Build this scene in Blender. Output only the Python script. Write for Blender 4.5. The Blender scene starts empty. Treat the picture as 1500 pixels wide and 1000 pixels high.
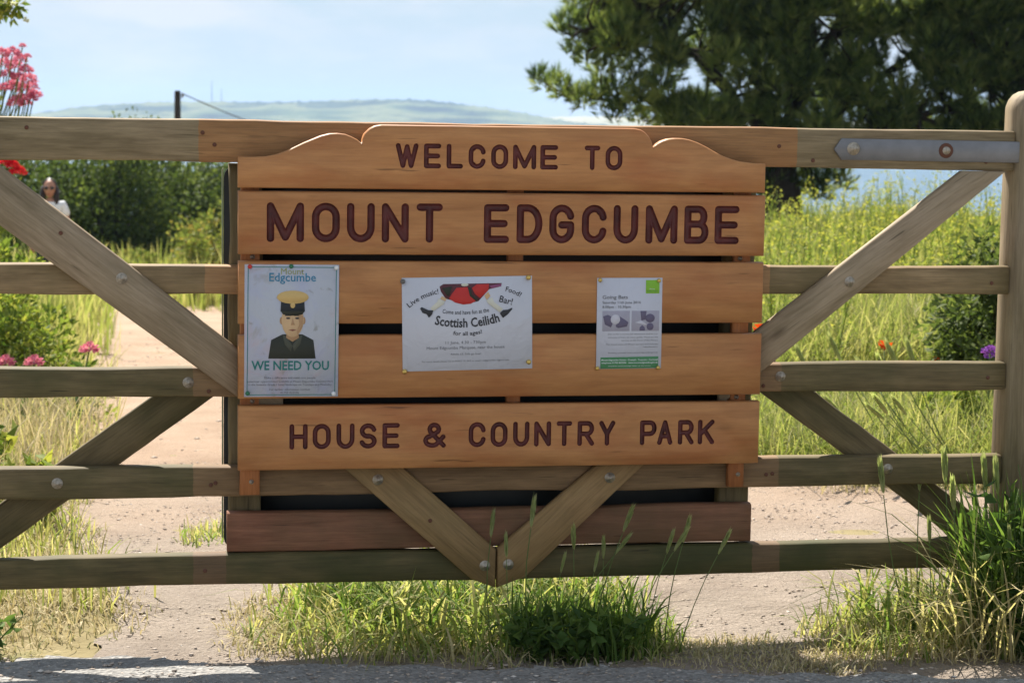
import bpy, math, random
import numpy as np
from mathutils import Matrix, Vector
from mathutils.geometry import tessellate_polygon
random.seed(7); rng = np.random.default_rng(11)
R = math.radians
sc = bpy.context.scene
col = sc.collection
# ------------------------------------------------------------------ camera
K = 1/1.12                                   # measured gate units -> metres
CAM_H = 1.37*K; GATE_D = 5.36*K; YAW = R(10)
pitch, roll = math.atan(322/3000), R(0.86)
fw = Vector((0, math.cos(pitch), -math.sin(pitch))); up0 = Vector((0, math.sin(pitch), math.cos(pitch))); r0 = Vector((1, 0, 0))
right = r0*math.cos(roll)+up0*math.sin(roll); upv = -r0*math.sin(roll)+up0*math.cos(roll)
cam = bpy.data.cameras.new('camera'); cam_o = bpy.data.objects.new('camera', cam); col.objects.link(cam_o)
m = Matrix((right, upv, -fw)).transposed().to_4x4(); m.translation = (0, 0, CAM_H); cam_o.matrix_world = m
cam.sensor_width = 36; cam.lens = 72; cam.clip_start = .1; cam.clip_end = 20000
cam.dof.use_dof = True; cam.dof.focus_distance = 4.83; cam.dof.aperture_fstop = 9
sc.camera = cam_o
# ------------------------------------------------------------------ sky and sun
SUN_EL, SUN_AZ = R(50), R(-22)               # azimuth from +Y, positive to the right
w = bpy.data.worlds.new('World'); sc.world = w; w.use_nodes = True
nt = w.node_tree; nt.nodes.clear()
out = nt.nodes.new('ShaderNodeOutputWorld'); bg = nt.nodes.new('ShaderNodeBackground')
sky = nt.nodes.new('ShaderNodeTexSky'); sky.sky_type = 'NISHITA'; sky.sun_disc = False
sky.sun_elevation = SUN_EL; sky.sun_rotation = SUN_AZ; sky.altitude = 0; sky.air_density = 1.0; sky.dust_density = .3; sky.ozone_density = 2.0
tc = nt.nodes.new('ShaderNodeTexCoord'); mp = nt.nodes.new('ShaderNodeMapping'); mp.inputs['Scale'].default_value = (5, 5, 17)
nz = nt.nodes.new('ShaderNodeTexNoise'); nz.inputs['Scale'].default_value = 1.6; nz.inputs['Detail'].default_value = 7; nz.inputs['Roughness'].default_value = .55
rp = nt.nodes.new('ShaderNodeValToRGB'); rp.color_ramp.elements[0].position = .47; rp.color_ramp.elements[1].position = .64
rp.color_ramp.elements[1].color = (.6, .6, .6, 1)
mx = nt.nodes.new('ShaderNodeMix'); mx.data_type = 'RGBA'; mx.inputs['B'].default_value = (8.6, 8.3, 8.5, 1)
veil = nt.nodes.new('ShaderNodeMix'); veil.data_type = 'RGBA'; veil.inputs['Factor'].default_value = .72; veil.inputs['B'].default_value = (4.7, 5.75, 7.0, 1)   # thin even summer haze over the whole sky
L = nt.links.new
L(tc.outputs['Generated'], mp.inputs['Vector']); L(mp.outputs['Vector'], nz.inputs['Vector']); L(nz.outputs['Fac'], rp.inputs['Fac'])
L(rp.outputs['Color'], mx.inputs['Factor']); L(sky.outputs['Color'], veil.inputs['A']); L(veil.outputs['Result'], mx.inputs['A']); L(mx.outputs['Result'], bg.inputs['Color'])
bg.inputs['Strength'].default_value = .05; L(bg.outputs['Background'], out.inputs['Surface'])
sun = bpy.data.lights.new('sun', 'SUN'); sun.energy = 5.0; sun.angle = R(.55); sun.color = (1, .95, .87)
sun_o = bpy.data.objects.new('sun', sun); col.objects.link(sun_o)
sd = Vector((math.sin(SUN_AZ)*math.cos(SUN_EL), math.cos(SUN_AZ)*math.cos(SUN_EL), math.sin(SUN_EL)))
sun_o.rotation_euler = sd.to_track_quat('Z', 'Y').to_euler(); sun_o.location = (0, 0, 30)
vs = sc.view_settings; vs.view_transform = 'Standard'; vs.look = 'None'; vs.gamma = 1; vs.exposure = 1.16; vs.use_curve_mapping = False
sc.render.engine = 'CYCLES'; sc.cycles.use_denoising = True
sc.cycles.max_bounces = 8; sc.cycles.transparent_max_bounces = 8; sc.cycles.volume_bounces = 0
# ------------------------------------------------------------------ helpers
def tag(o, label=None, cat=None, group=None, kind=None):
    if label: o['label'] = label
    if cat: o['category'] = cat
    if group: o['group'] = group
    if kind: o['kind'] = kind
    return o
def empty(name, loc=(0, 0, 0), rz=0):
    o = bpy.data.objects.new(name, None); col.objects.link(o); o.location = loc; o.rotation_euler = (0, 0, rz); o.empty_display_size = .1
    return o
def mesh_data(name, V, F, tint=None, smooth=False):
    V = np.asarray(V, float).reshape(-1, 3)
    Fs = [np.asarray(f, int) for f in (F if isinstance(F, list) and len(F) and hasattr(F[0], 'ndim') else [F]) if len(f)]
    me = bpy.data.meshes.new(name); me.vertices.add(len(V)); me.vertices.foreach_set('co', V.ravel())
    loops = np.concatenate([f.ravel() for f in Fs]); tot = np.concatenate([np.full(len(f), f.shape[1]) for f in Fs])
    me.loops.add(len(loops)); me.loops.foreach_set('vertex_index', loops.astype(np.int32))
    me.polygons.add(len(tot)); me.polygons.foreach_set('loop_start', (np.cumsum(tot)-tot).astype(np.int32)); me.polygons.foreach_set('loop_total', tot.astype(np.int32))
    if tint is not None:
        a = me.attributes.new('tint', 'FLOAT', 'POINT'); a.data.foreach_set('value', np.asarray(tint, np.float32))
    me.update(calc_edges=True); me.validate()
    if smooth: me.polygons.foreach_set('use_smooth', np.ones(len(me.polygons), bool))
    return me
def link(name, me, mat=None, parent=None, loc=(0, 0, 0), rot=(0, 0, 0)):
    o = bpy.data.objects.new(name, me); col.objects.link(o)
    if mat is not None:
        if not me.materials: me.materials.append(mat)
        elif me.materials[0] != mat: o.material_slots[0].link = 'OBJECT'; o.material_slots[0].material = mat
    if parent: o.parent = parent
    o.location = loc; o.rotation_euler = rot
    return o
def mk(name, V, F, mat, parent=None, tint=None, smooth=False, loc=(0, 0, 0), rot=(0, 0, 0)):
    return link(name, mesh_data(name, V, F, tint, smooth), mat, parent, loc, rot)
def nrm(a): return a/np.maximum(np.linalg.norm(a, axis=-1, keepdims=True), 1e-9)
class Acc:
    """collects pieces of one mesh"""
    def __init__(s): s.V = []; s.F = []; s.T = []; s.n = 0
    def add(s, V, F, t=0.):
        V = np.asarray(V, float).reshape(-1, 3)
        for f in (F if isinstance(F, list) and hasattr(F[0], 'ndim') else [np.asarray(F)]): s.F.append(np.asarray(f)+s.n)
        s.V.append(V); s.T.append(np.broadcast_to(np.asarray(t, float), (len(V),))); s.n += len(V)
        return s
    def build(s, name, mat, parent=None, smooth=False, **k):
        by = {}
        for f in s.F: by.setdefault(f.shape[1], []).append(f)
        return mk(name, np.concatenate(s.V), [np.concatenate(v) for v in by.values()], mat, parent, np.concatenate(s.T), smooth, **k)
    def data(s, name, smooth=False):
        by = {}
        for f in s.F: by.setdefault(f.shape[1], []).append(f)
        return mesh_data(name, np.concatenate(s.V), [np.concatenate(v) for v in by.values()], np.concatenate(s.T), smooth)
def tube(P, r, n=6):
    P = np.asarray(P, float); m_ = len(P); r = np.broadcast_to(np.asarray(r, float), (m_,))
    T = nrm(np.gradient(P, axis=0)); ref = np.where(np.abs(T[:, 2:3]) < .9, [[0, 0, 1.]], [[1., 0, 0]])
    A = nrm(np.cross(T, ref)); B = np.cross(T, A); a = np.arange(n)/n*2*math.pi
    V = P[:, None]+r[:, None, None]*(np.cos(a)[None, :, None]*A[:, None]+np.sin(a)[None, :, None]*B[:, None])
    i = np.arange(m_-1)[:, None]*n; j = np.arange(n)[None]; k = (j+1) % n
    F = np.stack([i+j, i+k, i+n+k, i+n+j], -1).reshape(-1, 4)
    V = np.concatenate([V.reshape(-1, 3), P[:1], P[-1:]])
    c0 = m_*n; jj = np.arange(n); kk = (jj+1) % n
    T1 = np.stack([kk, jj, np.full(n, c0)], -1); T2 = np.stack([jj+(m_-1)*n, kk+(m_-1)*n, np.full(n, c0+1)], -1)
    return V, [F, np.concatenate([T1, T2])]
def lathe(prof, n=14, axis='y'):
    """prof: list of (r, h); revolved round the axis"""
    a = np.arange(n)/n*2*math.pi; V = []
    for r, h in prof:
        c, s_ = r*np.cos(a), r*np.sin(a); hh = np.full(n, h)
        V.append(np.stack([c, hh, s_] if axis == 'y' else [c, s_, hh], -1))
    m_ = len(prof); i = np.arange(m_-1)[:, None]*n; j = np.arange(n)[None]; k = (j+1) % n
    F = np.stack([i+j, i+k, i+n+k, i+n+j], -1).reshape(-1, 4)
    return np.concatenate(V), F
def box(x0, x1, y0, y1, z0, z1):
    V = [(x, y, z) for z in (z0, z1) for y in (y0, y1) for x in (x0, x1)]
    return np.array(V), np.array([(0, 2, 3, 1), (4, 5, 7, 6), (0, 1, 5, 4), (2, 6, 7, 3), (0, 4, 6, 2), (1, 3, 7, 5)])
def blades(P, h, lean, width, tint, az=None, droop=1.0):
    """grass blades: base points P (N,3)"""
    N = len(P); az = rng.uniform(0, 2*math.pi, N) if az is None else az
    lean = np.asarray(lean); droop = np.where(lean > .9, 1.25, 1.)*droop
    d = np.stack([np.cos(az), np.sin(az), np.zeros(N)], -1); fa = az+rng.uniform(.6, 2.5, N)
    s_ = np.stack([np.cos(fa), np.sin(fa), np.zeros(N)], -1); V = []
    for t, wf in ((0, .8), (.4, 1), (.75, .7)):
        c = P+d*(lean*h*t**1.8)[:, None]; c = c+np.stack([np.zeros(N)]*2+[h*(t-droop*.35*lean*t**3)], -1)
        V += [c-s_*(width*wf/2)[:, None], c+s_*(width*wf/2)[:, None]]
    c = P+d*(lean*h)[:, None]; c = c+np.stack([np.zeros(N)]*2+[h*(1-droop*.35*lean)], -1); V.append(c)
    V = np.stack(V, 1).reshape(-1, 3); b = np.arange(N)[:, None]*7
    Q = np.concatenate([b+np.array([[0, 1, 3, 2]]), b+np.array([[2, 3, 5, 4]])]); T = b+np.array([[4, 5, 6]])
    return V, [Q, T], np.repeat(tint, 7)
def leaves(C, D, Ln, W, tint, fold=.25):
    N = len(C); D = nrm(D); S = nrm(np.cross(D, nrm(rng.normal(size=(N, 3))))); U = np.cross(S, D)
    Ln = np.broadcast_to(Ln, (N,)); W = np.broadcast_to(W, (N,))
    mid = C+D*(Ln*.42)[:, None]; up = U*(W*fold)[:, None]
    V = np.stack([C, mid+S*(W/2)[:, None]+up, C+D*Ln[:, None]-up*.6, mid-S*(W/2)[:, None]+up], 1).reshape(-1, 3)
    b = np.arange(N)[:, None]*4
    return V, [b+np.array([[0, 1, 2]]), b+np.array([[0, 2, 3]])], np.repeat(np.broadcast_to(tint, (N,)), 4)
# ------------------------------------------------------------------ materials
def mat_new(name, rough=.7, spec=.3):
    m_ = bpy.data.materials.new(name); m_.use_nodes = True; n = m_.node_tree
    b = n.nodes['Principled BSDF']; b.inputs['Roughness'].default_value = rough; b.inputs['Specular IOR Level'].default_value = spec
    return m_, n, b
def N_(n, t, **k):
    x = n.nodes.new(t)
    for a, v in k.items(): setattr(x, a, v)
    return x
def ramp(n, fac, stops, interp='LINEAR'):
    r = n.nodes.new('ShaderNodeValToRGB'); cr = r.color_ramp; cr.interpolation = interp
    while len(cr.elements) < len(stops): cr.elements.new(.5)
    for e, (p, c) in zip(cr.elements, stops): e.position = p; e.color = (*c, 1) if len(c) == 3 else c
    n.links.new(fac, r.inputs['Fac']); return r.outputs['Color']
def ss(n, f, a, b): return ramp(n, f, [(a, (0, 0, 0)), (b, (1, 1, 1))])
def noise(n, vec, scale, detail=4, rough=.6, dist=0):
    x = n.nodes.new('ShaderNodeTexNoise'); x.inputs['Scale'].default_value = scale; x.inputs['Detail'].default_value = detail
    x.inputs['Roughness'].default_value = rough; x.inputs['Distortion'].default_value = dist
    n.links.new(vec, x.inputs['Vector']); return x.outputs['Fac']
def mapping(n, vec, scale=(1, 1, 1), loc=None):
    x = n.nodes.new('ShaderNodeMapping'); x.inputs['Scale'].default_value = scale; n.links.new(vec, x.inputs['Vector'])
    if loc is not None: n.links.new(loc, x.inputs['Location'])
    return x.outputs['Vector']
def mixc(n, fac, a, b, mode='MIX'):
    x = n.nodes.new('ShaderNodeMix'); x.data_type = 'RGBA'; x.blend_type = mode
    for s_, v in (('Factor', fac), ('A', a), ('B', b)):
        if isinstance(v, (int, float)): x.inputs[s_].default_value = v
        elif isinstance(v, tuple): x.inputs[s_].default_value = (*v, 1)
        else: n.links.new(v, x.inputs[s_])
    return x.outputs['Result']
def math_(n, op, a, b=None):
    x = n.nodes.new('ShaderNodeMath'); x.operation = op
    for i, v in enumerate((a, b)):
        if v is None: continue
        if isinstance(v, (int, float)): x.inputs[i].default_value = v
        else: n.links.new(v, x.inputs[i])
    return x.outputs[0]
def bump(n, b, h, strength=.3, dist=.01):
    x = n.nodes.new('ShaderNodeBump'); x.inputs['Strength'].default_value = strength; x.inputs['Distance'].default_value = dist
    n.links.new(h, x.inputs['Height']); n.links.new(x.outputs['Normal'], b.inputs['Normal'])
def plain(name, c, rough=.6, spec=.3, metal=0, var=.12, scale=30):
    m_, n, b = mat_new(name, rough, spec); b.inputs['Metallic'].default_value = metal
    t = N_(n, 'ShaderNodeTexCoord'); f = noise(n, t.outputs['Object'], scale, 4)
    lo = tuple(x*(1-var) for x in c); hi = tuple(min(1, x*(1+var)) for x in c)
    n.links.new(ramp(n, f, [(.3, lo), (.7, hi)]), b.inputs['Base Color']); return m_
def wood(name, dark, light, grain=1., algae=0., algae_col=(.05, .055, .02), patches=(), patch_cols=((.27, .145, .068), (.44, .25, .12)), blotch=0., blotch_col=(.3, .1, .04), knots=.5, rough=.72, patch_mix=.75, streak=.5, bstr=.35, fine=.28):
    """plank wood; grain runs along local x"""
    m_, n, b = mat_new(name, rough, .25); t = N_(n, 'ShaderNodeTexCoord'); oi = N_(n, 'ShaderNodeObjectInfo'); ob = t.outputs['Object']
    off = N_(n, 'ShaderNodeCombineXYZ')
    n.links.new(math_(n, 'MULTIPLY', oi.outputs['Random'], 37.), off.inputs[0]); n.links.new(math_(n, 'MULTIPLY', oi.outputs['Random'], 11.), off.inputs[2])
    v1 = mapping(n, ob, (3.2*grain, 26*grain, 30*grain), off.outputs[0]); v2 = mapping(n, ob, (6*grain, 130*grain, 150*grain), off.outputs[0]); v3 = mapping(n, ob, (1, 1, 1), off.outputs[0])
    g1 = noise(n, v1, 1.5, 5, .6, .6); g2 = noise(n, v2, 1.5, 3, .6); g3 = noise(n, v3, 3.5, 4, .6)
    g4 = noise(n, mapping(n, ob, (1, 3.2, 4.5), off.outputs[0]), 5.5, 5, .65, .4)
    gm = math_(n, 'ADD', math_(n, 'MULTIPLY', g1, streak), math_(n, 'MULTIPLY', g4, 1-streak))
    c = ramp(n, gm, [(.34, dark), (.66, light)])
    if patches:
        sx = N_(n, 'ShaderNodeSeparateXYZ'); n.links.new(ob, sx.inputs[0]); px = math_(n, 'ADD', sx.outputs[0], math_(n, 'MULTIPLY', math_(n, 'SUBTRACT', noise(n, ob, 40, 2), .5), .008))
        tot = None
        for a0, a1 in patches:
            f = math_(n, 'MULTIPLY', math_(n, 'GREATER_THAN', px, a0*K), math_(n, 'LESS_THAN', px, a1*K))
            tot = f if tot is None else math_(n, 'MAXIMUM', tot, f)
        pc = ramp(n, gm, [(.30, patch_cols[0]), (.70, patch_cols[1])]); c0 = c
        c = mixc(n, math_(n, 'MULTIPLY', tot, patch_mix), c, pc)
    if blotch: c = mixc(n, math_(n, 'MULTIPLY', ramp(n, noise(n, mapping(n, ob, (1, 2.5, 3.2), off.outputs[0]), 3.2, 4, .6), [(.5, (0, 0, 0)), (.72, (1, 1, 1))]), blotch), c, blotch_col)
    if algae:
        af = math_(n, 'MULTIPLY', ramp(n, g3, [(.36, (0, 0, 0)), (.66, (1, 1, 1))]), algae)
        if patches: af = math_(n, 'MULTIPLY', af, math_(n, 'SUBTRACT', 1.0, math_(n, 'MULTIPLY', tot, .8)))
        c = mixc(n, af, c, algae_col)
    c = mixc(n, math_(n, 'MULTIPLY', ramp(n, g2, [(.35, (1, 1, 1)), (.55, (0, 0, 0))]), fine), c, tuple(x*.45 for x in dark))
    cr = noise(n, mapping(n, ob, (5, 60, 95), off.outputs[0]), 1.3, 2, .5, .3)
    c = mixc(n, math_(n, 'MULTIPLY', ss(n, cr, .68, .74), .6), c, tuple(x*.22 for x in dark))
    if knots:
        vo = N_(n, 'ShaderNodeTexVoronoi'); vo.inputs['Scale'].default_value = 1.; n.links.new(mapping(n, ob, (2.4, .01, 6.5), off.outputs[0]), vo.inputs['Vector'])
        k = ramp(n, math_(n, 'ADD', vo.outputs['Distance'], math_(n, 'MULTIPLY', math_(n, 'SUBTRACT', g2, .5), .04)), [(.035, (1, 1, 1)), (.085, (0, 0, 0))])
        c = mixc(n, math_(n, 'MULTIPLY', k, knots), c, (.035, .018, .01))
    br = math_(n, 'ADD', .88, math_(n, 'MULTIPLY', oi.outputs['Random'], .24)); cc = N_(n, 'ShaderNodeCombineXYZ')
    for i in range(3): n.links.new(br, cc.inputs[i])
    c = mixc(n, 1., mixc(n, 1., c, cc.outputs[0], 'MULTIPLY'), (1.03, 1.0, .91), 'MULTIPLY')
    n.links.new(c, b.inputs['Base Color']); bump(n, b, math_(n, 'ADD', g1, math_(n, 'MULTIPLY', g2, .6)), bstr, .004); return m_
def leafmat(name, stops, trans=.4, rough=.65, spec=.15, through=(1.15, 1.22, .72)):
    """colour by the per-leaf tint attribute; light passes through the leaf"""
    m_, n, b = mat_new(name, rough, spec); a = N_(n, 'ShaderNodeAttribute', attribute_name='tint'); t = N_(n, 'ShaderNodeTexCoord')
    f = math_(n, 'ADD', a.outputs['Fac'], math_(n, 'MULTIPLY', math_(n, 'SUBTRACT', noise(n, t.outputs['Object'], 2.2, 3), .5), .35))
    c = ramp(n, f, stops); n.links.new(c, b.inputs['Base Color'])
    tr = N_(n, 'ShaderNodeBsdfTranslucent'); n.links.new(mixc(n, 1., c, through, 'MULTIPLY'), tr.inputs['Color'])
    ms = N_(n, 'ShaderNodeMixShader'); ms.inputs[0].default_value = trans; n.links.new(b.outputs[0], ms.inputs[1]); n.links.new(tr.outputs[0], ms.inputs[2])
    n.links.new(ms.outputs[0], n.nodes['Material Output'].inputs['Surface']); return m_
M = {}
GD, GL = (.16, .112, .062), (.39, .295, .185)
M['rail_top'] = wood('weathered_rail', GD, GL, algae=.35, algae_col=(.12, .105, .045), patches=[(-.815, .765)], patch_cols=((.25, .115, .045), (.43, .215, .088)), patch_mix=.9)
M['rail_high'] = wood('weathered_rail_brown', (.13, .085, .043), (.32, .225, .125), algae=.5, algae_col=(.085, .078, .03), patches=[(-.80, .70)])
M['rail_mid'] = wood('weathered_rail_green', (.10, .072, .034), (.26, .19, .10), algae=.7, algae_col=(.062, .064, .02), patches=[(-.83, .74)], patch_cols=((.19, .11, .058), (.36, .215, .115)))
M['rail_low'] = wood('mossy_rail', (.06, .047, .02), (.16, .12, .055), algae=.85, algae_col=(.042, .048, .014), patches=[(-.83, -.745), (.672, .75)], patch_cols=((.10, .06, .036), (.20, .118, .072)), patch_mix=.75)
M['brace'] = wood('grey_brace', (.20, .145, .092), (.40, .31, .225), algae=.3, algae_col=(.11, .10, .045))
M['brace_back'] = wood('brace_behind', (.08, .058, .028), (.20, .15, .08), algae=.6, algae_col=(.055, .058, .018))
M['brace_v'] = wood('tan_brace', (.22, .13, .06), (.42, .265, .13), algae=.4, algae_col=(.10, .095, .035))
M['cedar'] = wood('oiled_cedar', (.33, .142, .055), (.50, .24, .095), grain=.8, blotch=.65, blotch_col=(.33, .095, .032), knots=.35, rough=.5, streak=.45, bstr=.08, fine=.14)
M['batten'] = wood('red_batten', (.33, .12, .045), (.48, .20, .08), knots=0)
M['kick'] = wood('red_brown_board', (.17, .07, .04), (.33, .15, .09), algae=.6, algae_col=(.08, .065, .03), knots=.8)
M['stile'] = wood('stile_wood', (.17, .125, .085), (.34, .27, .195), algae=.4, algae_col=(.14, .13, .045))
M['frame_post'] = wood('olive_frame_post', (.11, .08, .04), (.22, .165, .09), algae=.4, algae_col=(.08, .085, .03))
M['letter'] = plain('maroon_paint', (.10, .021, .017), .5, .35, var=.38)
M['steel'] = plain('galvanised_steel', (.21, .205, .205), .5, .5, .4, .14, 18)
M['bolt'] = plain('zinc_bolt', (.42, .36, .28), .45, .5, .7, .35, 160)
M['rust'] = plain('rusty_washer', (.12, .05, .03), .8)
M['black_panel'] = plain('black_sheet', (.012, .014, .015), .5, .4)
M['sunlit_edge'] = plain('sunlit_edge_tint', (.22, .25, .16), .6)  # sunlight on the black sheet's edge, put in as a pale green colour
# ------------------------------------------------------------------ terrain
def terr(x, y):
    x = np.asarray(x, float); y = np.asarray(y, float)
    s_ = .058-.030*np.clip((x+.5)/2.5, 0, 1); t = np.clip(y-5., 0, None); near = np.minimum(t, 31)
    z = -s_*near*np.clip(t/1.5, 0, 1)
    far = np.clip(t-31, 0, None); z = z-.02*far-.0011*far**2
    z = z+.02*np.sin(x*1.7+y*.9)*np.clip((y-7)/4, 0, 1)
    return np.maximum(z-.018, -10.5)
ys = np.concatenate([np.arange(-30, 4, 2), np.arange(4, 14, .2), np.arange(14, 40, .8), np.arange(40, 141, 4)]); xs = np.concatenate([np.arange(-80, -8, 4), np.arange(-8, 8, .25), np.arange(8, 81, 4)])
XX, YY = np.meshgrid(xs, ys); ZZ = terr(XX, YY)
def grid_faces(ny, nx):
    i = np.arange(ny-1)[:, None]*nx; j = np.arange(nx-1)[None]
    return np.stack([i+j, i+j+1, i+nx+j+1, i+nx+j], -1).reshape(-1, 4)
m_, n, b = mat_new('soil_under_grass', .95, .1); t = N_(n, 'ShaderNodeTexCoord'); ob = t.outputs['Object']
c = ramp(n, noise(n, ob, 2.5, 6), [(.3, (.16, .13, .06)), (.55, (.26, .21, .11)), (.75, (.12, .14, .045))]); n.links.new(c, b.inputs['Base Color']); bump(n, b, noise(n, ob, 40, 5), .5, .02)
M['soil'] = m_
g = mk('ground', np.stack([XX, YY, ZZ], -1), grid_faces(*XX.shape), M['soil'], smooth=True); tag(g, 'sloping ground with dry grass running down to the shore', 'ground', kind='structure')

def sdf_split(x0, x1, z0, z1, h, f):
    nx, nz_ = max(2, int(round((x1-x0)/h))+1), max(2, int(round((z1-z0)/h))+1)
    X, Z = np.meshgrid(np.linspace(x0, x1, nx), np.linspace(z0, z1, nz_)); S = f(X, Z)
    gz, gx = np.gradient(S, Z[:, 0], X[0]); g2 = np.maximum(gx*gx+gz*gz, .2)
    nb = (np.abs(S) < .55*h); nb[0] = nb[-1] = False; nb[:, 0] = nb[:, -1] = False
    X = np.where(nb, X-np.clip(S*gx/g2, -.6*h, .6*h), X); Z = np.where(nb, Z-np.clip(S*gz/g2, -.6*h, .6*h), Z); S = np.where(nb, 0, S)
    q = grid_faces(nz_, nx); s = S.ravel()
    alt = np.abs(s[q[:, 0]]+s[q[:, 2]]) > np.abs(s[q[:, 1]]+s[q[:, 3]])
    T = np.where(alt[:, None, None], np.stack([q[:, [0, 1, 3]], q[:, [1, 2, 3]]], 1), np.stack([q[:, [0, 1, 2]], q[:, [0, 2, 3]]], 1)).reshape(-1, 3)
    inside = s[T].mean(1) < 0
    return np.stack([X.ravel(), Z.ravel()], -1), S.ravel(), T[inside], T[~inside]
def compact(V, T):
    u, inv = np.unique(T, return_inverse=True); return V[u], inv.reshape(T.shape)
# the dirt path: apron behind and under the gate, then a track running away to the left
LY = [4.3, 4.6, 5.25, 6.2, 8, 10.3, 16, 29, 33]; LX = [-.90, -.93, -1.08, -1.38, -1.75, -2.1, -3.3, -6.0, -7.2]
RY = [4.3, 5., 6.9, 7.5, 8.2, 10, 16, 29, 33]; RX = [3.4, 3.3, 3.2, 1.3, .55, .3, -.9, -3.5, -4.6]
def wob(x, y): return .05*np.sin(x*7+y*3)+.04*np.sin(x*3.1-y*5.3+1)+.025*np.sin(x*19+y*13)+.02*np.sin(x*31-y*27)
def path_sdf(X, Y):
    l = np.interp(Y, LY, LX); r = np.interp(Y, RY, RX)
    d = np.maximum(np.maximum(l-X, X-r), np.maximum(4.47-Y, Y-32.5))
    return d+wob(X, Y)*np.clip(Y/8, .6, 3)
acc = Acc()
for y0, y1, h in ((4.4, 9, .03), (9, 33, .12)):
    V2, S, Ti, To = sdf_split(-7.6, 3.6, y0, y1, h, path_sdf); v, tr_ = compact(V2, Ti)
    zz = terr(v[:, 0], v[:, 1])+.006+.006*np.sin(v[:, 0]*9+np.sin(v[:, 1]*7))*np.sin(v[:, 1]*8)
    acc.add(np.stack([v[:, 0], v[:, 1], zz], -1), tr_)
m_, n, b = mat_new('dry_dirt', .95, .1); t = N_(n, 'ShaderNodeTexCoord'); ob = t.outputs['Object']
sx = N_(n, 'ShaderNodeSeparateXYZ'); n.links.new(ob, sx.inputs[0])
c = ramp(n, noise(n, ob, 1.6, 6, .65), [(.3, (.37, .255, .175)), (.5, (.45, .32, .225)), (.72, (.51, .375, .27))])
grey = ramp(n, noise(n, ob, 2.3, 6, .65), [(.3, (.27, .215, .17)), (.5, (.36, .295, .235)), (.7, (.45, .37, .30))])
nearf = ramp(n, math_(n, 'DIVIDE', math_(n, 'ADD', sx.outputs[1], math_(n, 'MULTIPLY', noise(n, ob, 1.2, 3), 3.)), 20.), [(.33, (1, 1, 1)), (.52, (0, 0, 0))])
c = mixc(n, nearf, c, grey)
sp = noise(n, ob, 75, 4, .7); c = mixc(n, math_(n, 'MULTIPLY', ss(n, sp, .55, .68), .4), c, (.15, .115, .085)); c = mixc(n, math_(n, 'MULTIPLY', ss(n, noise(n, ob, 110, 2), .62, .72), .45), c, (.58, .50, .41))
n.links.new(c, b.inputs['Base Color']); bump(n, b, math_(n, 'ADD', noise(n, ob, 26, 7, .75), math_(n, 'MULTIPLY', sp, .6)), .85, .03); M['dirt'] = m_
tag(acc.build('path', M['dirt'], smooth=True), 'pale pinkish dry dirt path passing under the gate and curving away', 'path', kind='structure')
# the road edge
V2, S, Ti, To = sdf_split(-6, 6, 3.4, 4.8, .03, lambda X, Y: Y-(4.515-.012*X)+.35*wob(X*1.6, Y*2)); v, tr_ = compact(V2, Ti)
acc = Acc().add(np.stack([v[:, 0], v[:, 1], .0+.003*np.sin(v[:, 0]*23)*np.sin(v[:, 1]*31)], -1), tr_)
acc.add([(-40, -30, .0), (40, -30, .0), (40, 3.4, .0), (-40, 3.4, .0)], np.array([[0, 1, 2, 3]]))
m_, n, b = mat_new('worn_tarmac', .9, .2); t = N_(n, 'ShaderNodeTexCoord'); ob = t.outputs['Object']
vo = N_(n, 'ShaderNodeTexVoronoi'); vo.inputs['Scale'].default_value = 95; n.links.new(ob, vo.inputs['Vector'])
c = ramp(n, vo.outputs['Color'], [(.1, (.14, .135, .125)), (.6, (.27, .26, .24)), (.95, (.45, .42, .38))]); n.links.new(mixc(n, .4, c, ramp(n, noise(n, ob, 4, 5), [(.3, (.2, .19, .18)), (.7, (.34, .32, .29))])), b.inputs['Base Color']); bump(n, b, vo.outputs['Distance'], .7, .012); M['tarmac'] = m_
tag(acc.build('road', M['tarmac']), 'worn grey gravelly road surface in front of the gate', 'road', kind='structure')
# pebbles
def pebbles(N, xr, yr, s0, s1, f):
    x = rng.uniform(*xr, N); y = rng.uniform(*yr, N); k = f(x, y); x, y = x[k], y[k]; N = len(x)
    o8 = np.array([(1, 0, 0), (-1, 0, 0), (0, 1, 0), (0, -1, 0), (0, 0, 1), (0, 0, -1), (.62, .62, .4), (-.62, .62, .4), (-.62, -.62, .4), (.62, -.62, .4)])
    Fo = np.array([(0, 6, 4), (6, 2, 4), (2, 7, 4), (7, 1, 4), (1, 8, 4), (8, 3, 4), (3, 9, 4), (9, 0, 4), (0, 2, 6), (2, 1, 7), (1, 3, 8), (3, 0, 9), (2, 0, 5), (1, 2, 5), (3, 1, 5), (0, 3, 5)])
    s_ = s0*(s1/s0)**(rng.random(N)**2.2); V = o8[None]*(s_[:, None, None]*rng.uniform(.6, 1.25, (N, 10, 3)))*np.array([1, .9, .38])
    a = rng.uniform(0, 6.3, N); ca, sa = np.cos(a)[:, None], np.sin(a)[:, None]
    V = np.stack([V[..., 0]*ca-V[..., 1]*sa, V[..., 0]*sa+V[..., 1]*ca, V[..., 2]], -1)
    V = V+np.stack([x, y, np.where(y < 4.51, .001, terr(x, y)+.007)-s_*.06], -1)[:, None]
    return V.reshape(-1, 3), (np.arange(N)[:, None, None]*10+Fo[None]).reshape(-1, 3), np.repeat(rng.random(N), 10)
acc = Acc(); acc.add(*pebbles(26000, (-2., 2.4), (4.5, 8.5), .0014, .0085, lambda x, y: path_sdf(x, y) < -.02))
acc.add(*pebbles(1500, (-1.4, 1.5), (4.25, 4.6), .003, .010, lambda x, y: y < 9))
acc.add(*pebbles(1600, (-5., 0), (8.5, 20), .006, .02, lambda x, y: path_sdf(x, y) < 0))
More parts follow.
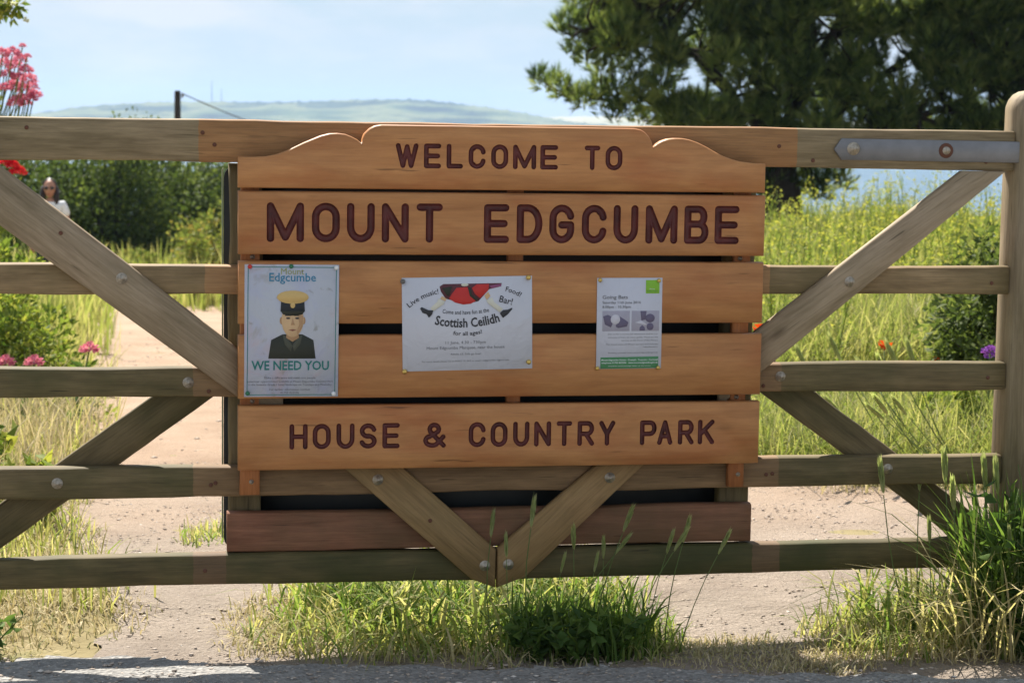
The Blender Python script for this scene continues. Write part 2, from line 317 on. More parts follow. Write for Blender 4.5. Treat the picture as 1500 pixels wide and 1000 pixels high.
m_, n, b = mat_new('pebble_stone', .85, .25); a = N_(n, 'ShaderNodeAttribute', attribute_name='tint'); n.links.new(ramp(n, a.outputs['Fac'], [(0, (.22, .18, .15)), (.3, (.42, .34, .27)), (.85, (.52, .43, .35)), (1, (.68, .62, .55))]), b.inputs['Base Color']); M['pebble'] = m_
tag(acc.build('pebbles', M['pebble']), 'small loose stones strewn over the dirt path and road edge', 'pebbles', kind='stuff')
# ------------------------------------------------------------------ the sea and the far shore
m_, n, b = mat_new('sea_water', .32, .3); b.inputs['Base Color'].default_value = (.025, .10, .17, 1); t = N_(n, 'ShaderNodeTexCoord')
bump(n, b, noise(n, mapping(n, t.outputs['Object'], (1, .5, 1)), .35, 6, .65), 1., 2.); M['sea'] = m_
tag(mk('sea', [(-6000, 60, -9), (6000, 60, -9), (6000, 6500, -9), (-6000, 6500, -9)], np.array([[0, 1, 2, 3]]), M['sea']), 'blue sea beyond the meadow and under the pine', 'sea', kind='structure')
def hz(px): return 178+(px-750)*math.tan(roll)
def hill(name, prof, dist, thick, stops, label, bumps):
    pxs = np.linspace(prof[0][0], prof[-1][0], 260); yy = np.interp(pxs, [p[0] for p in prof], [p[1] for p in prof])
    X = (pxs-750)/3000*dist; top = CAM_H+(hz(pxs)-yy)/3000*dist+np.abs(np.sin(pxs*.9)*np.sin(pxs*.37+1)*np.sin(pxs*.113))*bumps
    rows = []
    for k, (dy, f) in enumerate(((-1, -.02), (-.75, .22), (-.5, .5), (-.25, .8), (0, 1), (.4, .9), (1, -.02))):
        z = -9.5+(top+9.5)*np.clip(f+(.05*np.sin(pxs*.05+k*2) if 0 < k < 4 else 0), -.02, 1); rows.append(np.stack([X*(1+dy*thick/dist*.3), np.full_like(X, dist+dy*thick), z], -1))
    m_, n, b = mat_new(name+'_land', .95, .1); t = N_(n, 'ShaderNodeTexCoord'); ob = mapping(n, t.outputs['Object'], (1, .8, 9))
    c = ramp(n, noise(n, ob, .0045, 5, .55), stops, 'LINEAR'); n.links.new(c, b.inputs['Base Color'])
    o = mk(name, np.stack(rows), grid_faces(7, 260), m_, smooth=True); tag(o, label, 'hill', kind='structure'); return o
WOOD, FIELD, STRAW = (.012, .02, .016), (.17, .18, .08), (.36, .32, .17)
hill('hill', [(-260, 178), (-80, 174), (40, 169), (70, 165), (100, 160), (150, 155), (215, 151), (300, 150), (390, 151), (450, 150), (515, 147), (600, 147), (640, 150), (700, 157), (760, 166), (800, 174), (840, 180), (900, 186)], 3000, 420,
     [(.36, WOOD), (.47, (.03, .05, .025)), (.53, FIELD), (.60, (.07, .10, .04)), (.68, WOOD)], 'long wooded hill across the water under the pale sky', 3.2)
hill('headland', [(690, 182), (740, 178), (790, 172), (850, 171), (960, 173), (1100, 176), (1300, 180), (1500, 186)], 3600, 300,
     [(.3, FIELD), (.45, STRAW), (.7, (.42, .38, .24))], 'low headland of pale straw fields beside the wooded hill', 1.5)
M['mast'] = plain('grey_mast_steel', (.25, .26, .28), .6)
for px, top, lab in ((308, 119, 'taller of two thin radio masts on the far hill'), (322, 130, 'shorter of two thin radio masts on the far hill')):
    X = (px-750)/3000*2990; z0 = CAM_H+(hz(px)-152)/3000*2990; z1 = CAM_H+(hz(px)-top)/3000*2990
    e = empty('radio_mast', (X, 2990, z0)); tag(e, lab, 'mast', 'radio masts on the hill')
    mk('mast_pole', *tube([(0, 0, -3), (0, 0, (z1-z0)*.6), (0, 0, z1-z0)], [.75, .6, .35], 6), M['mast'], e)
    mk('mast_foot', *tube([(0, 0, -3), (0, 0, 2.2)], [1.6, 1.3], 6), M['mast'], e)
# ------------------------------------------------------------------ the gate (measured units, scaled by K)
g0 = Vector((0, GATE_D, 0))
def gate_empty(name): return empty(name, g0, YAW)
def plank(name, L_, H_, T_, mat, parent, s, z, n_front, ang=0, bev=.006, seg=26, wear=.0016, round_end=0):
    """plank centred on (s,z) in the gate plane; front face n_front towards the viewer; local x along the length"""
    xs_ = np.linspace(-L_/2, L_/2, seg); bz, by = bev, bev
    prof = [(-H_/2+bz, 0), (H_/2-bz, 0), (H_/2-bz*.45, by*.8), (H_/2, by*2.4), (H_/2, T_-by), (H_/2-bz, T_), (-H_/2+bz, T_), (-H_/2, T_-by), (-H_/2, by), (-H_/2+bz*.3, by*.3)]
    P = np.array(prof); n = len(P); V = np.zeros((seg, n, 3)); V[..., 0] = xs_[:, None]; V[..., 1] = P[None, :, 1]; V[..., 2] = P[None, :, 0]
    lo = rng.normal(0, wear, seg); hi = rng.normal(0, wear, seg)
    lo = np.convolve(np.pad(lo, 2, 'edge'), np.ones(5)/5, 'valid')*1.6; hi = np.convolve(np.pad(hi, 2, 'edge'), np.ones(5)/5, 'valid')*1.6
    V[..., 2] += np.where(P[None, :, 0] > 0, hi[:, None], lo[:, None])
    i = np.arange(seg-1)[:, None]*n; j = np.arange(n)[None]; k = (j+1) % n
    F = np.stack([i+j, i+n+j, i+n+k, i+k], -1).reshape(-1, 4)
    F1 = np.arange(n)[None]; F2 = (np.arange(n)[::-1]+(seg-1)*n)[None]
    return mk(name, V.reshape(-1, 3)*K, [F, np.concatenate([F1, F2])], mat, parent, loc=(s*K, -n_front*K, z*K), rot=(0, -ang, 0))
gate = gate_empty('field_gate'); tag(gate, 'weathered five-bar wooden field gate with diagonal braces across the path', 'gate')
for zb, zt, mt, th, lab in ((1.257, 1.363, 'rail_top', .07, 'thick top rail with a cleaner brown middle stretch'), (.919, .994, 'rail_high', .045, None), (.654, .732, 'rail_mid', .045, None), (.395, .474, 'rail_mid', .045, None), (.160, .241, 'rail_low', .045, 'dark mossy bottom rail')):
    o = plank('rail', 2.76, zt-zb, th, M[mt], gate, 0.0, (zb+zt)/2, 0, bev=.005, seg=40, wear=.0022)
    if lab: o['label'] = lab
def brace(p, q, H_, n_front, mat, name='brace', bev=.005):
    L_ = math.hypot(q[0]-p[0], q[1]-p[1]); return plank(name, L_, H_, .022, M[mat], gate, (p[0]+q[0])/2, (p[1]+q[1])/2, n_front, math.atan2(q[1]-p[1], q[0]-p[0]), bev=bev, seg=22)
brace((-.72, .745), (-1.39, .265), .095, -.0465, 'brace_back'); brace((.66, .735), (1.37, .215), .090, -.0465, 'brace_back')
def polyplank(name, pts, y0, y1, mat, parent, bev=.004, hole=None, origin=(0, 0)):
    """outline (s,z) counter-clockwise, front at y0, back at y1 (gate units)"""
    P = np.array(pts, float); n = len(P); e = nrm(np.roll(P, -1, 0)-P); nin = np.stack([-e[:, 1], e[:, 0]], -1)
    pn = np.roll(nin, 1, 0); mi = pn+nin; mi = mi/np.maximum((mi*nin).sum(1, keepdims=True), .35); A = P+mi*bev
    rings = [np.insert(A, 1, y0, 1), np.insert(P, 1, y0+min(bev*2.4, (y1-y0)*.45), 1), np.insert(P, 1, y1, 1)]
    V = np.concatenate(rings); i = np.arange(n); k = (i+1) % n
    Q = np.concatenate([np.stack([i, i+n, k+n, k], -1), np.stack([i+n, i+2*n, k+2*n, k+n], -1)])
    polys = [[Vector((x, z, 0)) for x, z in A]]
    if hole is not None: polys.append([Vector((x, z, 0)) for x, z in hole]); V = np.concatenate([V, np.insert(np.array(hole, float), 1, y0, 1)])
    idx = list(range(n))+list(range(3*n, 3*n+(len(hole) if hole is not None else 0)))
    T = []
    for t_ in tessellate_polygon(polys):
        a, b_, c_ = [V[idx[q]] for q in t_]; cr = (b_[0]-a[0])*(c_[2]-a[2])-(b_[2]-a[2])*(c_[0]-a[0])
        t_ = [idx[q] for q in t_]; T.append(t_ if cr > 0 else t_[::-1])
    back = []
    for t_ in tessellate_polygon([[Vector((x, z, 0)) for x, z in P]]):
        a, b_, c_ = [P[q] for q in t_]; cr = (b_[0]-a[0])*(c_[1]-a[1])-(b_[1]-a[1])*(c_[0]-a[0])
        t_ = [q+2*n for q in t_]; back.append(t_[::-1] if cr > 0 else t_)
    return V, Q, np.array(T+back)
def poly_obj(name, pts, y0, y1, mat, parent, bev=.004, ang=None, **k):
    c0 = np.mean(pts, 0)
    if ang is None: P = np.array(pts)-c0; rot = (0, 0, 0)
    else:
        ca, sa = math.cos(ang), math.sin(ang); d = np.array(pts)-c0; P = np.stack([d[:, 0]*ca+d[:, 1]*sa, -d[:, 0]*sa+d[:, 1]*ca], -1); rot = (0, -ang, 0)
    V, Q, T = polyplank(name, P, 0, y1-y0, mat, parent, bev); return mk(name, V*K, [Q, T], mat, parent, loc=(c0[0]*K, y0*K, c0[1]*K), rot=rot)
poly_obj('brace', [(-1.38, 1.147), (-.60, .568), (-.60, .69), (-1.322, 1.2555), (-1.38, 1.2555)], -.0225, -.0005, M['brace'], gate, ang=math.atan2(-.605, .79))
poly_obj('brace', [(.56, .615), (1.352, 1.2555), (1.225, 1.2555), (.56, .745)], -.0225, -.0005, M['brace'], gate, ang=math.atan2(.535, .785))
# the V of braces under the sign (cut to a point where they meet)
poly_obj('brace', [(-.455, .478), (-.104, .165), (-.0375, .139), (-.0375, .243), (-.30, .478)], -.0225, -.0005, M['brace_v'], gate, ang=math.atan2(-.31, .35))
poly_obj('brace', [(-.0345, .139), (.043, .167), (.375, .478), (.243, .478), (-.0345, .246)], -.0225, -.0005, M['brace_v'], gate, ang=math.atan2(.31, .33))
# stiles: hanging stile with a rounded head, closing stile beyond the frame
def stile(s0, s1, top, ztop_r):
    r = ztop_r; a = [(s1, -.0), (s1, top-r)]+[(s1-r+r*math.cos(t), top-r+r*math.sin(t)) for t in np.linspace(.2, 1.57, 5)]+[(s0+r+r*math.cos(t), top-r+r*math.sin(t)) for t in np.linspace(1.57, 2.94, 5)]+[(s0, top-r), (s0, .09)]
    a[0] = (s1, .09); pts = [(x, z) for x, z in a]
    c0 = ((s0+s1)/2, .75); P = np.array(pts)-c0; P = np.stack([P[:, 1], -P[:, 0]], -1)     # local x runs up the stile
    V, Q, T = polyplank('stile', P, 0, .085, None, None, .012); return mk('stile', V*K, [Q, T], M['stile'], gate, loc=(c0[0]*K, -.012*K, c0[1]*K), rot=(0, -math.pi/2, 0))
stile(1.3805, 1.50, 1.475, .055); stile(-1.50, -1.3805, 1.42, .04)
def bolt(parent, s, z, n_front, r=.0098, rust=False, name='bolt'):
    prof = [(r*1.5, 0), (r*1.45, -.002), (r*.92, -.0023), (r*.86, -.0075), (r*.5, -.0078), (r*.45, -.0105), (.0003, -.0112)]
    V, F = lathe(prof, 12); o = mk(name, V*K, F, M['bolt'], parent, loc=(s*K, -n_front*K, z*K), smooth=False)
    if rust:
        V, F = lathe([(r*1.7, 0), (r*1.7, -.002), (r*1.2, -.003), (.0003, -.003)], 14); mk('washer', V*K, F, M['rust'], o)
    return o
for s, z, nf in ((-1.008, .961, .0225), (.916, .955, .0225), (-.842, .692, 0), (-1.173, .435, 0), (.737, .697, 0), (1.05, .44, 0), (-.354, .436, .0225), (.266, .432, .0225), (-.068, .201, .0225), (-.005, .203, .0225)): bolt(gate, s, z, nf)
NV, NF = lathe([(.0055, 0), (.0055, -.0012), (.003, -.0018), (.0002, -.002)], 8); nail_me = mesh_data('nail', NV*K, NF)
for s, z, nf in ((-1.24, 1.337, 0), (-.805, 1.33, 0), (-.775, 1.30, 0), (-1.158, 1.075, .0225), (-.79, .669, 0), (-.785, .425, 0), (-.773, .43, 0), (.705, .43, 0), (.722, .432, 0), (.69, .672, 0), (.715, 1.315, 0), (.81, 1.278, 0), (-.215, .325, .0225), (1.30, 1.28, 0), (1.33, .95, 0), (1.33, .69, 0), (-.80, .2, 0)): link('nail', nail_me, M['rust'], gate, (s*K, -nf*K-.0002, z*K))
strap_pts = [(.866, 1.309), (.888, 1.2805), (1.80, 1.2765), (1.80, 1.334), (.886, 1.338)]
st = poly_obj('hinge_strap', strap_pts, -.009, -.0005, M['steel'], gate, bev=.0015); st['label'] = 'grey galvanised hinge strap with pointed end'
cs = np.mean(strap_pts, 0)
for s, z, ru in ((.919, 1.311, False), (1.18, 1.309, True)): bolt(st, s-cs[0], z-cs[1], .0005, .012, ru)
post = gate_empty('gate_post'); tag(post, 'stout wooden hanging post beyond the hinge end of the gate', 'post')
V, Q, T = polyplank('p', np.array([(-.30, -.10), (1.45, -.10), (1.50, -.05), (1.50, .05), (1.45, .10), (-.30, .10)]), 0, .2, None, None, .012)
mk('post_shaft', V*K, [Q, T], M['stile'], post, loc=(1.70*K, 0.012*K, 0), rot=(0, -math.pi/2, 0))
mk('hinge_pin', *(lambda v, f: (v*K, f))(*tube([(1.69, -.02, 1.25), (1.69, -.02, 1.36)], .012, 10)), M['steel'], post)
# ------------------------------------------------------------------ the back sign: black sheet, two uprights and a kickboard behind the rails
bs = gate_empty('back_sign'); tag(bs, 'black sheet panel with rough uprights fixed behind the gate rails', 'sign')
def rr(x0, x1, z0, z1, r, n=5):
    P = []
    for cx, cz, a in ((x1-r, z0+r, -90), (x1-r, z1-r, 0), (x0+r, z1-r, 90), (x0+r, z0+r, 180)): P += [(cx+r*math.cos(R(a+t)), cz+r*math.sin(R(a+t))) for t in np.linspace(0, 90, n)]
    return P
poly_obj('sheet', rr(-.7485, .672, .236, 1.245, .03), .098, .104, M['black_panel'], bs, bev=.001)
poly_obj('sunlit_edge_strip', [(-.7535, .27), (-.7495, .262), (-.7495, 1.24), (-.7535, 1.235)], .097, .105, M['sunlit_edge'], bs, bev=.0005)  # added pale strip: painted sun along the sheet's left edge
for s in (-.695, .629): plank('upright', 1.0, .084, .05, M['frame_post'], bs, s, .752, -.0465, math.pi/2)
o = plank('kickboard', 1.412, .104, .033, M['kick'], bs, -.037, .2965, -.0105, 0, seg=30); o['label'] = 'red-brown board above the bottom rail'
# ------------------------------------------------------------------ the welcome sign
sign = gate_empty('welcome_sign'); tag(sign, 'cedar board sign with routed maroon lettering fixed to the gate', 'sign')
def arc(cx, cy, rx, ry, a0, a1, n=14): return [(cx+rx*math.cos(R(a)), cy+ry*math.sin(R(a))) for a in np.linspace(a0, a1, n)]
def glyph(ch):
    """stroke centre lines in a unit box"""
    rn = lambda: arc(.5, .67, .5, .33, 0, 180)+arc(.5, .33, .5, .33, 180, 360)+[(1, .67)]
    g_ = {'W': [[(0, 1), (.27, 0), (.5, .95), (.73, 0), (1, 1)]], 'E': [[(1, 1), (0, 1), (0, 0), (1, 0)], [(0, .5), (.92, .5)]], 'L': [[(0, 1), (0, 0), (1, 0)]],
      'C': [arc(.5, .68, .5, .32, 8, 180)+arc(.5, .32, .5, .32, 180, 352)], 'O': [rn()], 'M': [[(0, 0), (0, 1), (.5, .04), (1, 1), (1, 0)]], 'T': [[(0, 1), (1, 1)], [(.5, 1), (.5, 0)]],
      'U': [[(0, 1), (0, .36)]+arc(.5, .36, .5, .36, 180, 360)+[(1, 1)]], 'N': [[(0, 0), (0, 1), (1, 0), (1, 1)]], 'D': [[(0, 0), (0, 1), (.4, 1)]+arc(.4, .5, .6, .5, 90, -90, 20)+[(0, 0)]],
      'G': [arc(.5, .68, .5, .32, 12, 180)+arc(.5, .32, .5, .32, 180, 360)+[(1, .47), (.5, .47)]], 'B': [[(0, 0), (0, 1), (.6, 1)]+arc(.62, .76, .3, .24, 90, -90, 10)+[(0, .52)], [(.6, .52)]+arc(.66, .26, .34, .26, 90, -90, 10)+[(0, 0)]],
      'H': [[(0, 0), (0, 1)], [(1, 0), (1, 1)], [(0, .5), (1, .5)]], 'S': [arc(.5, .74, .48, .26, 15, 270)+arc(.5, .25, .5, .25, 90, -165)],
      '&': [[(1, 0), (.27, .66)]+arc(.48, .79, .25, .21, 215, -35, 16)+[(.2, .42)]+arc(.38, .24, .38, .24, 130, 300, 12)+[(.72, .16), (.98, .42)]],
      'R': [[(0, 0), (0, 1), (.6, 1)]+arc(.64, .74, .34, .26, 90, -90, 12)+[(0, .48)], [(.5, .48), (1, 0)]], 'Y': [[(0, 1), (.5, .45), (1, 1)], [(.5, .45), (.5, 0)]],
      'P': [[(0, 0), (0, 1), (.6, 1)]+arc(.64, .72, .36, .28, 90, -90, 12)+[(0, .44)]], 'A': [[(0, 0), (.5, 1), (1, 0)], [(.2, .32), (.8, .32)]], 'K': [[(0, 0), (0, 1)], [(1, 1), (.06, .42)], [(.36, .6), (1, 0)]]}
    return g_[ch]
def s_of(px, row):               # measured letter edges on the photograph's boards -> gate units
    a, b_, c_, d_ = {'w': (580, -.319, 912, .274), 'm': (391, -.646, 1083, .593), 'h': (425, -.585, 1047, .540)}[row]; t_ = (px-a)/(c_-a)
    return b_+(d_-b_)*t_-(.006*t_*(1-t_))
ROWS = {'w': (1.2475, 1.3105, .0062, [('W', 580, 613), ('E', 621, 646), ('L', 654, 678), ('C', 686, 711), ('O', 719, 744), ('M', 751, 785), ('E', 791, 817), ('T', 856, 879), ('O', 887, 912)]),
 'm': (1.057, 1.1575, .0096, [('M', 391, 444), ('O', 455, 495), ('U', 505, 545), ('N', 555, 594), ('T', 605, 643), ('E', 703, 740), ('D', 751, 789), ('G', 799, 836), ('C', 847, 884), ('U', 894, 931), ('M', 942, 990), ('B', 1000, 1037), ('E', 1046, 1083)]),
 'h': (.5245, .5905, .0062, [('H', 424, 450), ('O', 457, 483), ('U', 491, 517), ('S', 524, 549), ('E', 557, 582), ('&', 616, 649), ('C', 682, 707), ('O', 714, 739), ('U', 747, 771), ('N', 778, 803), ('T', 811, 834), ('R', 842, 867), ('Y', 874, 898), ('P', 935, 960), ('A', 961, 984), ('R', 992, 1016), ('K', 1022, 1047)])}
def board(outline, row, label):
    """a board; its routed letters are real grooves lined with paint"""
    y0, y1 = -.060, -.0255; c0 = (0., float(np.mean([p[1] for p in outline]))); hole = None
    if row:
        za, zb, r, L_ = ROWS[row]; xa, xb = s_of(L_[0][1], row)-.012, s_of(L_[-1][2], row)+.012; h0, h1 = za-.008, zb+.008
        hole = [(xa, h0-c0[1]), (xb, h0-c0[1]), (xb, h1-c0[1]), (xa, h1-c0[1])]
    V, Q, T = polyplank('b', np.array(outline)-c0, 0, y1-y0, None, None, .0035, hole); parts = [Q, T]
    if row:
        segs = []
        for ch, a, b_ in L_:
            s0, s1 = s_of(a, row)+r, s_of(b_, row)-r; gs = []
            for st_ in glyph(ch):
                P = np.array(st_); P = np.stack([s0+P[:, 0]*(s1-s0), za+r+P[:, 1]*(zb-za-2*r)], -1); gs.append(np.concatenate([P[:-1], P[1:]], 1))
            segs.append((s0-2*r, s1+2*r, np.concatenate(gs)))
        def f(X, Z):
            S = np.full(X.shape, .05)
            for a, b_, sg in segs:
                k = (X[0] > a) & (X[0] < b_); x = X[:, k][..., None]; z = Z[:, k][..., None]
                dx, dz = sg[:, 2]-sg[:, 0], sg[:, 3]-sg[:, 1]; t_ = np.clip(((x-sg[:, 0])*dx+(z-sg[:, 1])*dz)/np.maximum(dx*dx+dz*dz, 1e-12), 0, 1)
                S[:, k] = np.minimum(S[:, k], np.hypot(x-sg[:, 0]-t_*dx, z-sg[:, 1]-t_*dz).min(-1)-r)
            return S
        V2, S, Ti, To = sdf_split(xa, xb, h0, h1, .0016 if row != 'm' else .002, f)
        vo_, to_ = compact(np.stack([V2[:, 0], np.zeros(len(V2)), V2[:, 1]-c0[1]], -1), To); parts.append(to_+len(V)); V = np.concatenate([V, vo_])
    b_ = mk('board', V*K, [parts[0], np.concatenate(parts[1:])], M['cedar'], sign, loc=(0, y0*K, c0[1]*K)); b_['label'] = label
    if row:
        cx = V2[Ti].mean(1)[:, 0]; dep = np.where(S < 0, .0105*np.sqrt(np.clip(1-(1+S/r)**2, 0, 1))*r/.0096+.0006, 0)
        V3 = np.stack([V2[:, 0], dep, V2[:, 1]-c0[1]], -1)
        for a, e_, sg in segs:
            k = (cx > a) & (cx < e_)
            v, t_ = compact(V3, Ti[k]); mk('letter', v*K, t_, M['letter'], b_, smooth=True)
scroll = [(-.718, 1.271), (-.68, 1.271), (-.647, 1.273), (-.62, 1.279), (-.596, 1.288), (-.553, 1.309), (-.51, 1.327), (-.487, 1.333), (-.467, 1.334), (-.448, 1.332), (-.432, 1.326), (-.418, 1.319), (-.406, 1.309), (-.404, 1.320), (-.399, 1.333), (-.385, 1.347), (-.372, 1.354), (-.355, 1.357),
          (.305, 1.357), (.322, 1.354), (.333, 1.348), (.345, 1.336), (.353, 1.322), (.357, 1.308), (.366, 1.317), (.379, 1.325), (.397, 1.331), (.416, 1.333), (.434, 1.333), (.452, 1.330), (.475, 1.323), (.499, 1.312), (.523, 1.299), (.546, 1.288), (.57, 1.280), (.593, 1.274), (.63, 1.270), (.663, 1.269)]
board([(-.718, 1.1935), (.663, 1.1925)]+scroll[::-1], 'w', 'top board with scroll-cut upper edge reading WELCOME TO')
for za, zb, row, lab in ((1.0255, 1.1855, 'm', 'board reading MOUNT EDGCUMBE in large letters'), (.848, 1.0085, None, 'plain board behind the tops of the notices'), (.656, .819, None, 'plain board behind the lower halves of the notices'), (.4705, .6375, 'h', 'bottom board reading HOUSE & COUNTRY PARK')):
    board([(-.7175, za), (.665, za), (.665, zb), (-.7175, zb)], row, lab)
for s, w_ in ((-.686, .046), (.0, .04), (.614, .044)):
    z0_ = .402 if s else .475
    o = plank('batten', 1.26-z0_, w_, .0245, M['batten'], sign, s, (1.26+z0_)/2, .025, math.pi/2, seg=12, bev=.002)
    if s:
        for z in (.436, .646, 1.017): bolt(o, z-(1.26+z0_)/2, -.004 if z < .5 else .006*(1 if s > 0 else -1), 0.0005, .0042, name='screw').rotation_euler = (0, 0, 0)
# ------------------------------------------------------------------ notices pinned to the sign
def text_geo(body, bold=0.):
    cu = bpy.data.curves.new('t', 'FONT'); cu.body = body; cu.resolution_u = 2; cu.offset = bold; o = bpy.data.objects.new('t', cu); col.objects.link(o)
    bpy.context.view_layer.update(); me = bpy.data.meshes.new_from_object(o.evaluated_get(bpy.context.evaluated_depsgraph_get()))
    V = np.array([v.co[:2] for v in me.vertices]); me.calc_loop_triangles(); T = np.array([t_.vertices[:] for t_ in me.loop_triangles])
    bpy.data.objects.remove(o); bpy.data.curves.remove(cu); bpy.data.meshes.remove(me); return V, T
CAPH = .6959
def flat(acc_pts, y): return np.insert(np.asarray(acc_pts, float), 1, y, 1)
class Notice:
    def __init__(s, label, x0, x1, z0, z1, mapf, paper, tilt=0.):
        s.e = gate_empty('notice'); tag(s.e, label, 'poster', 'notices pinned to the sign'); s.m = mapf; s.c = np.array([(x0+x1)/2, (z0+z1)/2]); s.tilt = tilt; s.k = 0
        s.sheet = s.poly('sheet', [(x0, z0), (x1, z0), (x1, z1), (x0, z1)], paper, -.0603, raw=True, thick=.0018)
    def rot(s, P):
        d = np.asarray(P, float)-s.c; ca, sa = math.cos(s.tilt), math.sin(s.tilt); return s.c+np.stack([d[:, 0]*ca-d[:, 1]*sa, d[:, 0]*sa+d[:, 1]*ca], -1)
    def poly(s, name, pts, mat, y=None, raw=False, thick=.0003, lay=0):
        P = np.array(pts if raw else [s.m(*p) for p in pts], float); P = s.rot(P)
        if sum(P[i-1][0]*P[i][1]-P[i][0]*P[i-1][1] for i in range(len(P))) < 0: P = P[::-1]
        y = -.0622-.0004*lay if y is None else y
        c0 = P.mean(0); V, Q, T = polyplank(name, P-c0, 0, thick, None, None, .0001); return mk(name, V*K, [Q, T], mat, s.e, loc=(c0[0]*K, (y-thick)*K, c0[1]*K))
    def text(s, body, x0, x1, base, cap, mat, bold=0., bend=None, lay=1):
        """x0..x1, baseline and cap height in crop pixels; bend(t)-> (dx, dy, turn) along the line"""
        V, T = text_geo(body, bold); V = V-[V[:, 0].min(), 0]; wd = V[:, 0].max(); X = x0+V[:, 0]/wd*(x1-x0); Y = -V[:, 1]/CAPH*cap
        if bend is None: P = np.stack([X, base+Y], -1)
        else:
            bx, by, tx, ty = bend(V[:, 0]/wd); P = np.stack([bx-ty*Y, by+tx*Y], -1)
        P = s.rot([s.m(*p) for p in P]); V3 = flat(P, -.0642-.0004*lay); a, b_, c_ = P[T[:, 0]], P[T[:, 1]], P[T[:, 2]]
        cr = (b_[:, 0]-a[:, 0])*(c_[:, 1]-a[:, 1])-(b_[:, 1]-a[:, 1])*(c_[:, 0]-a[:, 0]); T = np.where(cr[:, None] > 0, T, T[:, ::-1])
        V3[:, 1] = -.0627-.0004*lay
        return mk('text_line', V3*K, T, mat, s.e)
    def pin(s, x, y, mat, r=.0065):
        p = s.rot([s.m(x, y)])[0]; V, F = lathe([(r, 0), (r, -.002), (r*.8, -.004), (r*.4, -.0052), (.0002, -.0055)], 12); mk('drawing_pin', V*K, F, mat, s.e, loc=(p[0]*K, -.0621*K, p[1]*K), smooth=True)
def paper(name, c, stains=()):
    m_, n, b = mat_new(name, .32, .45); t = N_(n, 'ShaderNodeTexCoord'); ob = t.outputs['Object']; cc = ramp(n, noise(n, ob, 6, 4), [(.3, tuple(x*.94 for x in c)), (.7, c)])
    for sc_, lo, hi, f, cl in stains: cc = mixc(n, math_(n, 'MULTIPLY', ss(n, noise(n, ob, sc_, 5, .65, .5), lo, hi), f), cc, cl)
    n.links.new(cc, b.inputs['Base Color']); bump(n, b, noise(n, ob, 16, 4, .55, 1.2), .4, .01); return m_
ink = lambda nm, c: plain(nm, c, .5, .3, var=.06)
I = {'teal': ink('teal_ink', (.02, .17, .15)), 'olive': ink('olive_ink', (.28, .30, .10)), 'blue': ink('blue_ink', (.03, .2, .33)), 'grey': ink('grey_ink', (.18, .18, .19)), 'dark': ink('dark_ink', (.035, .035, .04)), 'tan': ink('tan_print', (.62, .42, .16)), 'navy': ink('navy_print', (.02, .025, .03)),
     'flesh': ink('flesh_print', (.60, .40, .22)), 'flesh_dark': ink('flesh_dark_print', (.42, .25, .13)), 'flesh_shade': ink('flesh_shade_print', (.28, .10, .07)), 'olive_dark': ink('olive_dark_print', (.07, .072, .05)), 'coat': ink('coat_print', (.03, .032, .022)), 'red': ink('red_print', (.5, .035, .03)), 'tartan': ink('dark_tartan_print', (.10, .03, .04)), 'sock': ink('sock_print', (.62, .6, .5)), 'lime': ink('lime_print', (.22, .46, .04)), 'green': ink('green_print', (.07, .22, .09)),
     'photo': ink('photo_print', (.36, .34, .40)), 'photo_dark': ink('photo_dark_print', (.13, .11, .17)), 'photo_light': ink('photo_light_print', (.55, .53, .58)), 'white': ink('white_print', (.75, .76, .76)), 'purple': ink('purple_print', (.25, .07, .16))}
PIN = {k: plain(k+'_pin', c, .3, .5) for k, c in (('red', (.5, .03, .02)), ('green', (.02, .14, .06)), ('grey', (.12, .11, .10)), ('white', (.7, .7, .68)))}; PIN['brass'] = plain('brass_pin', (.6, .42, .12), .3, .5, .8)
def circ(cx, cy, rx, ry, n=22, a0=0, a1=360): return [(cx+rx*math.cos(R(a)), cy+ry*math.sin(R(a))) for a in np.linspace(a0, a1, n, endpoint=(a1-a0) < 360)]
# volunteer notice
m1 = lambda cx, cy: (-.702+(345+cx/4.763-358)/139*.239, .9995-(380+cy/4.763-388)/192.5*.3375)
P1 = Notice('weathered volunteer notice reading WE NEED YOU with a capped figure', -.702, -.4625, .6615, 1.0, m1, paper('stained_laminate', (.48, .49, .53), [(7, .45, .62, .7, (.40, .41, .55)), (9, .54, .68, .6, (.52, .38, .40)), (12, .58, .66, .6, (.33, .29, .24)), (30, .62, .70, .5, (.2, .18, .15))]), -.004)
for a in ((82, 52, 712, 57), (80, 940, 700, 945)): P1.poly('border_line', [(a[0], a[1]), (a[2], a[1]), (a[2], a[3]), (a[0], a[3])], I['teal'])
for x in (84, 704): P1.poly('border_line', [(x, 57), (x+5, 57), (x+1, 940), (x-4, 940)], I['teal'])
P1.text('Mount', 316, 478, 104, 44, I['olive']); P1.text('Edgcumbe', 234, 562, 152, 58, I['blue'], .006); P1.text('WE NEED YOU', 112, 660, 768, 62, I['teal'], .018)
for i, (tx, a, b_) in enumerate((('Make a difference and meet new people', 205, 565), ('volunteer opportunities available at Mount Edgcumbe Country Park', 85, 690), ('in the fantastic Grade I listed landscape on Tuesdays and Thursday', 92, 680), ('For further information contact', 240, 525), ('01752 822236', 318, 448))): P1.text(tx, a, b_, (830, 856, 878, 912, 934)[i], 14, I['grey'])
